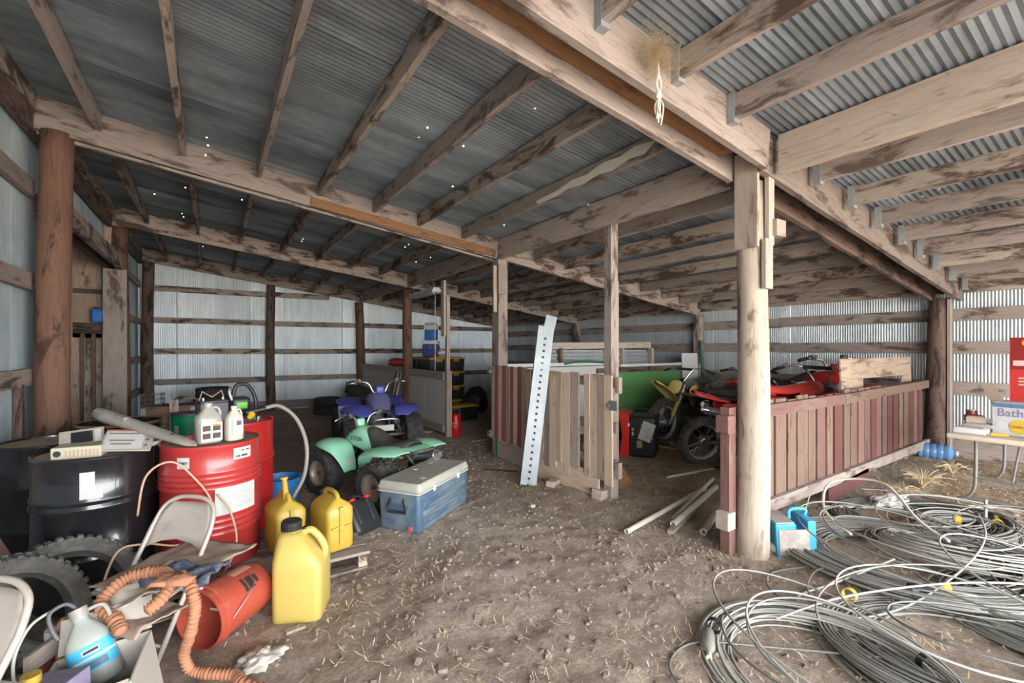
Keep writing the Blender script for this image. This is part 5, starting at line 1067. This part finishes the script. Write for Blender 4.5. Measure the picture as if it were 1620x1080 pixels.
# ================================================================ CABLE COILS, TABLE, RIGHT FOREGROUND
M_cab = [paint('pale grey cable', hexc('908e87'), .5, .1, dirt=.15, dirtc=hexc('7d7a74')), paint('mid grey cable', hexc('777570'), .5, .1, dirt=.15, dirtc=hexc('66635e')), paint('light cable', hexc('a8a59d'), .5, dirt=.15, dirtc=hexc('97938b'))]
def coil(label, cx, cy, r, turns, h, mat, seed, loose=3, tilt=0., ex=1., spread=.24):
    q = random.Random(seed); o = thing('cable_coil', label, 'cable coil', on(cx, cy), rot=(0, 0, q.uniform(0, 6))); pts = []
    ox = oy = 0.; rr = r; zz = .01
    K = 40
    P_ = [(q.uniform(-spread, spread), q.uniform(-.07, .07) * r, q.uniform(-.07, .07) * r, q.uniform(.005, h)) for _ in range(turns + 2)]
    for i in range(turns * K):
        t = i / K; k = int(t); f = sm(t - k); a, b_ = P_[k], P_[k + 1]
        dr, ox, oy, zz = (a[j] * (1 - f) + b_[j] * f for j in range(4)); an = 2 * PI * t
        R_ = r * (1 + dr); pts.append((ox + R_ * math.cos(an) * ex, oy + R_ * math.sin(an), max(.006, zz * (.6 + .4 * math.cos(an * 1.0 + seed)) + tilt * math.cos(an))))
    MB().tube(pts, .0056, 5, cap=False).build('wound_cable', mat, o, smooth='all')
    for k in range(loose):
        a0 = q.uniform(0, 6); pts = []; R_ = r * q.uniform(.75, 1.25); dx, dy = q.uniform(-.3, .3) * r, q.uniform(-.3, .3) * r; hz = q.uniform(.02, .16); n = 60; span = q.uniform(4, 6.5)
        for i in range(n + 1): an = a0 + span * i / n; pts.append((dx + R_ * math.cos(an), dy + R_ * math.sin(an) * .85, .012 + h * .9 + hz * math.sin(PI * i / n) ** 2))
        MB().tube(pts, .006, 5).build('loose_loop', M_cab[k % 3], o, smooth='all')
    for k in range(2):
        an = q.uniform(0, 6); c = Vector((r * math.cos(an) * ex, r * math.sin(an), h * .75)); MB().loop([(.034, -.016), (.038, -.016), (.038, .016), (.034, .016)], 14).build('tie_band', paint('yellow tape', hexc('d5b64a'), .6) if (k == 0 and seed % 2) else M_black, o, loc=c, rot=(0, 0, an), smooth=30)
    return o
coil('large pale cable coil beside the blue crate, the widest of the coils', 4.12, 1.16, .58, 60, .15, M_cab[0], 3, 4, .0, 1.12)
coil('grey cable coil with yellow tape nearest the folding table legs', 5.15, 1.38, .5, 46, .16, M_cab[1], 5, 2)
coil('pale cable coil at the right edge below the folding table', 5.05, .78, .5, 44, .14, M_cab[2], 7, 3)
coil('cable coil low in the picture, nearest the clear bottle', 2.42, .98, .46, 26, .1, M_cab[2], 8, 4, 0, 1.1, .22)
coil('dense cable coil at the bottom edge right of the clear bottle', 3.1, .62, .52, 50, .15, M_cab[0], 11, 3)
coil('cable coil in the lower right corner of the picture', 3.95, .38, .5, 44, .14, M_cab[1], 14, 3)
coil('thin coil of bright cable overlapping the middle of the pile', 4.55, .95, .42, 22, .22, M_cab[2], 15, 2, 0, 1.2)
def strand(label, pts, r, mat): o = thing('loose_cable', label, 'cable'); MB().tube(spline(pts, 10), r, 6).build('strand', mat, o, smooth='all'); return o
strand('single dark cable loop lying on bare dirt left of the big coil', [on(3.5, 1.5, .03), on(3.2, 1.62, .02), on(2.95, 1.5, .02), on(2.85, 1.2, .02), on(3.05, 1.0, .03), on(3.4, 1.02, .05), on(3.6, 1.2, .06), on(3.45, 1.42, .06), on(3.1, 1.35, .04), on(2.9, 1.05, .03)], .006, M_cab[1])
strand('pale cable loop arching out toward the peeled post', [on(3.7, 1.1, .18), on(3.35, 1.3, .05), on(3.05, 1.38, .02), on(2.93, 1.28, .02), on(3.05, 1.08, .03), on(3.4, .92, .08), on(3.9, .8, .2), on(4.6, .85, .22), on(5.2, 1.0, .2)], .0065, M_cab[2])
strand('bright white plastic hose arching over the coils', [on(4.15, 1.5, .1), on(4.3, 1.75, .2), on(4.7, 1.85, .33), on(4.75, 1.5, .4), on(4.35, 1.15, .26), on(4.2, .95, .22)], .011, M_pvc)
strand('thin dark cable sweeping across bare dirt at the bottom', [on(2.9, .7, .05), on(2.4, 1.2, .02), on(2.1, 1.45, .015), on(1.85, 1.42, .015), on(1.75, 1.2, .015), on(1.78, .95, .015)], .006, M_cab[1])
strand('white hose running along the dirt behind the coils to the table', [on(4.9, 2.0, .015), on(5.3, 1.75, .02), on(5.9, 1.4, .02), on(6.3, 1.05, .02), on(6.3, .7, .02)], .012, M_pvc)
strand('long pale cable crossing low over the front coils', [on(2.6, 1.3, .05), on(3.0, 1.1, .16), on(3.6, .75, .2), on(4.0, .4, .2), on(4.2, .1, .1)], .0065, M_cab[2])
# blue container
bcub = thing('blue_container', 'light blue moulded container caked with grey dirt beside the peeled post', 'container', on(3.72, 1.76), rot=(R(2), R(-3), R(-38)))
M_bl = paint('light blue plastic', hexc('3f9bc4'), .45, dirt=.1)
MB().prism([(-.14, 0), (.12, 0), (.14, .06), (.14, .27), (.08, .27), (.08, .17), (.0, .17), (.0, .25), (-.15, .25)], (0, -.13, 0), (1, 0, 0), (0, 0, 1), (0, .26, 0)).build('body', M_bl, bcub, bevel=.012)
M_cake = paint('grey caked dirt', hexc('9a8f88'), .95, dirt=.5, dirtc=hexc('d0c9be'), scale=14)
MB().rbox((-.02, -.133, .115), (.22, .008, .19), .004).build('caked_face', M_cake, bcub, smooth=40); MB().rbox((-.075, 0, .254), (.135, .24, .01), .004).build('caked_top', paint('grey dust', hexc('9a9690'), .9), bcub, smooth=40)
MB().tube(spline([(.12, .0, .25), (.13, 0, .31), (.02, 0, .31), (.01, 0, .24)], 4), .014, 8).build('handle', M_bl, bcub, smooth='all')
def bottle(nm, label, x, y, z, rot, r, h, mat, capm, lab=None):
    o = thing(nm, label, 'bottle', (x, y, z), rot=rot); MB().lathe([(r * .85, 0), (r, .01), (r, h * .62), (r * .85, h * .72), (r * .4, h * .84), (r * .36, h * .92)], 24).build('body', mat, o, smooth=45)
    MB().cyl((0, 0, h * .91), (0, 0, h), r * .42, n=14).build('cap', capm, o, smooth=35)
    if lab: MB().lathe([(r * 1.015, h * .15), (r * 1.015, h * .5)], 24, cap=False).build('label', lab, o, smooth='all')
    return o
bottle('water_bottle', 'dusty plastic bottle with a yellow cap lying behind the blue container', 3.55, 1.92, gz(3.5, 1.9) + .04, (R(96), 0, R(10)), .038, .24, M_clear, paint('yellow cap plastic', 0))
bottle('clear_bottle', 'clear drink bottle lying on the dirt among the front cables', 2.22, 1.46, gz(2.2, 1.4) + .035, (R(92), 0, R(125) - PI), .033, .21, paint('dirty clear bottle', (.4, .39, .34), .3, trans=.3), paint('pale green cap', hexc('cbd4b4'), .5))
bottle('caulk_tube', 'white and yellow caulk bottle lying by the table leg', 5.95, 1.18, gz(5.9, 1) + .045, (R(92), 0, R(198)), .042, .32, M_white, paint('orange tip', hexc('c87a4a'), .5), paint('yellow white label', hexc('d8c66a'), .5))
wj = thing('water_jug', 'blue translucent water jug lying on its side by the right wall', 'jug', on(7.75, 1.88, .1), rot=(R(90), 0, R(13)))
prof = [(.08, -.17), (.1, -.16)]
for k in range(4): prof += [(.1, -.14 + k * .065), (.092, -.125 + k * .065), (.1, -.105 + k * .065)]
prof += [(.1, .12), (.06, .155), (.03, .165), (.03, .19)]
MB().lathe(prof, 24).build('bottle', paint('blue clear plastic', hexc('6f9cc8'), .25, trans=.3), wj, smooth=45)
MB().cyl((0, 0, .185), (0, 0, .21), .036, n=14).build('cap', M_white, wj, smooth=35)
pbg = thing('plastic_bag', 'crumpled white plastic bag on the dirt before the fence', 'bag', on(5.55, 1.68), R(-20)); crumple('bag', paint('thin white plastic', hexc('c8c6c0'), .4, dirt=.15), pbg, (0, 0, .045), (.2, .11, .055), 6, .5, 22)
# folding table
T = thing('folding_table', 'white plastic folding table with grey steel legs at the right edge', 'table', (6.72, .96, 0)); gt = gz(6.2, 1.)
M_top = paint('worn cream table plastic', hexc('c9bda9'), .5, dirt=.25, dirtc=hexc('9b8a72'), scale=5); M_leg = paint('grey leg enamel', hexc('7d7b78'), .45, .3, dirt=.2)
MB().rbox((0, 0, .722), (1.83, .76, .045), .02).build('table_top', M_top, T, smooth=40)
for q in (-1, 1): MB().box((0, q * .33, .69), (1.6, .03, .03)).build('under_rail', M_leg, T)
for xk in (-.58, .58):
    for q in (-1, 1): MB().tube(spline([(xk, q * .24, .7), (xk, q * .24, .4), (xk, q * .25, .2 + gt), (xk, q * .3, .1 + gt), (xk, q * .36, .075 + gt)], 5), .014, 10).build('leg', M_leg, T, smooth='all')
    MB().tube(spline([(xk, -.37, gt + .02), (xk, -.33, gt + .085), (xk, 0, gt + .1), (xk, .33, gt + .085), (xk, .37, gt + .02)], 6), .015, 10).build('foot_bar', M_leg, T, smooth='all')
    MB().cyl((xk, -.24, .3), (xk, .24, .3), .01, n=8).build('cross_bar', M_leg, T, smooth=35)
    MB().tube([(xk, .0, .3), (xk * .35, .0, .68)], .009, 8).build('brace', M_leg, T, smooth=35)
bxz = .747
bb = thing('tissue_box', 'white cardboard carton printed Bath T on the folding table', 'box', (6.1, 1.08, bxz), R(-4))
bo = MB().box((.15, -.28, .15), (.3, .56, .3)).build('carton', M_label, bb)
MB().box((-.002, -.28, .275), (.004, .55, .04)).build('blue_band', paint('slate blue print', hexc('5c7290'), .6), bo)
text('lettering', 'Bath Tissue', .105, paint('mauve print', hexc('7d7796'), .6), bo, (-.003, -.03, .205), (R(90), 0, R(-90)), align='LEFT', sx=.9)
MB().cyl((-.001, -.17, .085), (-.004, -.17, .085), .062, n=28).build('yellow_roundel', paint('yellow print', 0), bo); MB().cyl((-.001, -.3, .085), (-.004, -.3, .085), .05, n=28).build('grey_roundel', paint('pale grey print', hexc('bfc0c0'), .6), bo); MB().cyl((-.001, -.06, .085), (-.003, -.06, .085), .04, n=28).build('grey_roundel', paint('pale grey print', 0), bo)
text('lettering', 'Quilted', .035, paint('brown print', 0), bo, (-.006, -.17, .085), (R(90), 0, R(-90)))
MB().box((.1, .02, .36), (.004, .09, .18), Matrix.Rotation(R(-24), 3, 'X')).build('open_flap', M_card, bo)
for k, (z, lab, cc) in enumerate(((.06, 'lower bright red carton behind the white carton', 'c2362f'), (.36, 'upper dark red carton with a yellow oval on the red carton', '8f2420'))):
    rc = thing('red_carton', lab, 'box', (6.3, 1.0, bxz + .3 + z - .06), R(-6)); rb_ = MB().box((.14, -.22, .15), (.28, .44, .3)).build('carton', paint('red print ' + cc, hexc(cc), .5), rc)
    if k: MB().lathe([(.05, 0), (.05, .003), (.001, .003)], 24, axis=(-1, 0, 0), o=(0, -.17, .25), sx=1.9).build('yellow_oval', paint('yellow print', 0), rb_); MB().box((-.002, -.2, .06), (.004, .36, .05)).build('pale_strip', paint('pale pink print', hexc('d6b6b0'), .6), rb_)
    else:
        for j in range(3): MB().box((-.002, -.1, .22 - j * .03), (.004, .09, .012)).build('white_print', M_label, rb_)
for k, (dx, dy, sz, z, m, nm, lab) in enumerate(((5.98, 1.2, (.16, .22, .05), .0, M_white, 'paper_pad', 'thick white paper pad on the folding table corner'), (6.12, 1.18, (.16, .2, .03), .05, M_tube, 'metal_tray', 'flat grey tray stacked on the white pad'), (6.2, 1.22, (.2, .14, .06), .08, M_card, 'cardboard_tray', 'low cardboard tray stacked behind the carton'))):
    tb_ = thing(nm, lab, 'tray' if k else 'pad', (dx, dy, bxz + z), R(8 * k)); MB().rbox((0, 0, sz[2] / 2), sz, .006).build('stack', m, tb_, smooth=40); MB().box((0, 0, sz[2] + .003), (sz[0] * .8, sz[1] * .8, .005)).build('top_sheet', M_label if k == 0 else M_tube, tb_)
tc_ = thing('dark_red_tin', 'small dark red tin on the stacked trays', 'tin', (6.2, 1.24, bxz + .147)); MB().lathe([(.04, 0), (.042, .004), (.042, .04), (.04, .044)], 20).build('tin', paint('dark red tin', hexc('6b2b2c'), .4), tc_, smooth=35); MB().cyl((0, 0, .044), (0, 0, .05), .041, n=20).build('lid', M_steel, tc_)
sd_ = thing('screwdriver', 'screwdriver with a yellow handle on the folding table', 'screwdriver', (5.93, 1.0, bxz + .018), R(-80)); MB().cyl((-.06, 0, 0), (.05, 0, 0), .016, .013, 10).build('yellow_handle', paint('orange yellow handle', hexc('d8a93a'), .4), sd_, smooth=35); MB().cyl((.05, 0, 0), (.16, 0, -.005), .005, n=8).build('shaft', M_steel, sd_)
pl_ = thing('pliers', 'dark pliers lying beside the yellow screwdriver', 'pliers', (5.95, .72, bxz + .012), R(-95))
for q in (-1, 1): MB().tube(spline([(-.1, q * .03, 0), (-.04, q * .022, 0), (.02, q * .004, 0), (.07, -q * .006, 0)], 4), .009, 6).build('arm', M_dark, pl_, smooth='all')
# steel stake in the coils
tag(MB().cyl((0, 0, 0), (.02, 0, .3), .012, n=8).build('steel_stake', M_steel, None, smooth=35, loc=on(5.3, .98)), 'short steel stake standing among the cable coils', 'stake')
# ================================================================ NEST AND ROPE ON THE BEAM
ns = thing('bird_nest', 'straw bird nest tucked on the beam beside a purlin', 'nest', (1.98, 1.62, 3.11)); q = random.Random(3); b = MB()
for k in range(900):
    a = q.uniform(0, 2 * PI); r = abs(q.gauss(0, .07)); c = Vector((math.cos(a) * r * 1.5, math.sin(a) * r * .5 - .03, q.gauss(0, .05))); d = Vector((q.gauss(0, 1), q.gauss(0, .5), q.gauss(0, .6))).normalized() * q.uniform(.03, .08); w = Vector((0, .0012, .0012)); b.tri(c - d, c + d, c + d + w, c - d + w)
M_straw = paint('dry straw', hexc('c9b592'), .9)
b.build('straw', M_straw, ns)
rpz = thing('frayed_rope', 'frayed white rope hanging from the purlin by the nest', 'rope', (1.98, 1.6, 2.93)); M_rope = paint('white rope fibre', hexc('cfc4b4'), .9)
MB().tube(spline([(0, 0, .2), (.0, -.01, .08), (-.015, -.01, .02), (.0, -.01, -.02), (.02, -.01, .02), (.0, -.01, .08)], 5), .006, 6).build('loop', M_rope, rpz, smooth='all')
MB().ball((0, -.01, -.04), (.02, .018, .026)).build('knot', M_rope, rpz, smooth='all')
for k in range(7): MB().tube(spline([(0, -.01, -.05), (q.uniform(-.02, .02), -.01 + q.uniform(-.02, .02), -.1), (q.uniform(-.03, .04), -.01, -.14 - q.uniform(0, .06))], 5), .0045, 5).build('frayed_end', M_rope, rpz, smooth='all')
# ================================================================ STRAW AND WEEDS
q = random.Random(21); b = MB()
def bedding(nm, label, x0, x1, y0, y1, sd, h):
    rows = []; s_ = .05
    for i in range(int((x1 - x0) / s_) + 1):
        x = x0 + i * s_; row = []
        for j in range(int((y1 - y0) / s_) + 1):
            y = y0 + j * s_; e = min(x - x0, x1 - x, y - y0, y1 - y)
            row.append((x, y, gz(x, y) - .012 + h * sm(e / .5) * (.75 + .9 * mnoise.noise((x * 1.6, y * 1.6, sd))) + .008 * mnoise.noise((x * 18, y * 18, sd))))
        rows.append(row)
    return tag(MB().quadgrid(rows).build(nm, M_bed, smooth='all'), label, 'straw', kind='stuff')
M_bed = dirt_mat('straw bedding', hexc('cdb597'), hexc('ab9176'), hexc('7d654e'))
bedding('straw_bedding', 'trampled straw bedding over the stall floor', 3.55, 8.1, 2.2, 5.4, 3, .03)
bedding('straw_bedding', 'trampled straw along the right wall around the table', 4.9, 8.1, .2, 1.95, 8, .022)
def blade(b, x, y, L, w, lift=.0):
    a = q.uniform(0, 2 * PI); d = Vector((math.cos(a), math.sin(a), 0)) * L / 2; s_ = Vector((-math.sin(a), math.cos(a), 0)) * w; z = gz(x, y) + .006 + q.uniform(0, .012); c = Vector((x, y, z)); up = Vector((0, 0, q.uniform(0, lift)))
    b.tri(c - d - s_, c - s_ * 1. + Vector((0, 0, .004)), c + s_ + Vector((0, 0, .004)), c - d + s_); b.tri(c - s_ + Vector((0, 0, .004)), c + d + up - s_ * .5, c + d + up + s_ * .5, c + s_ + Vector((0, 0, .004)))
n = 0
while n < 42000:
    x, y = q.uniform(-.2, 8.1), q.uniform(.5, 7.5)
    dens = .12 + .35 * sm((mnoise.noise((x * .8, y * .8, 5)) + .2) * 2) * .6
    if 3.6 < x and 2.1 < y < 5.4: dens = 1.
    if x > 4.8 and y < 2.0: dens = .8
    if x < .4 or y > 6: dens *= .4
    if q.random() > dens: continue
    blade(b, x, y, q.uniform(.015, .07), q.uniform(.001, .003), .02); n += 1
cl = MB()
for _ in range(5000):
    x, y = q.uniform(-.2, 7.9), q.uniform(.7, 7)
    s_ = q.uniform(.004, .012) * (1.6 if q.random() < .08 else 1)
    cl.box((x, y, gz(x, y) + s_ * .3), (s_ * 2 * q.uniform(.7, 1.3), s_ * 2 * q.uniform(.7, 1.3), s_ * 1.5), Matrix.Rotation(q.uniform(0, 3), 3, 'Z') @ Matrix.Rotation(q.uniform(-.6, .6), 3, 'X'))
tag(cl.build('dirt_crumbs', M_dirt), 'small dirt crumbs lying all over the floor', 'dirt', kind='stuff')
tag(b.build('straw_litter', M_straw), 'dry straw litter scattered over the dirt floor', 'straw', kind='stuff')
def weed(label, x, y, n, h):
    o = thing('dead_weed', label, 'weed', on(x, y)); 
    for k in range(n):
        a = q.uniform(0, 2 * PI); l = h * q.uniform(.6, 1.3); r = q.uniform(.3, 1.0) * l
        MB().tube(spline([(0, 0, 0), (r * .4 * math.cos(a), r * .4 * math.sin(a), l * .45), (r * math.cos(a), r * math.sin(a), l * q.uniform(.25, .7))], 4), [.003] * 9, 4).build('stalk', M_straw, o)
    return o
weed('sprawling dead weed on the dirt below the middle of the fence', 6.55, 1.7, 70, .24); weed('dead weed sprig beside the fence kick board', 6.0, 1.7, 36, .18); weed('dead weed tuft between the water jug and the table', 7.2, 1.6, 36, .22)
tag(strand('single dry stalk poking up before the fence rail', [on(4.2, 1.85, .0), on(4.22, 1.86, .15), on(4.25, 1.84, .3)], .004, M_straw), None, 'stalk')
fk_ = MB()
for _ in range(46):
    x, y = q.uniform(4.0, 7.9), q.uniform(.3, 1.5); z = zr(x) - .012
    fk_.tri(*[(x + q.uniform(-.02, .02), y + q.uniform(-.02, .02), z - q.uniform(0, .02)) for _ in range(4)])
tag(fk_.build('white_flakes', paint('peeling white paint', 0), solid=.002), 'white flakes clinging under the roof sheets', 'flakes', kind='stuff')
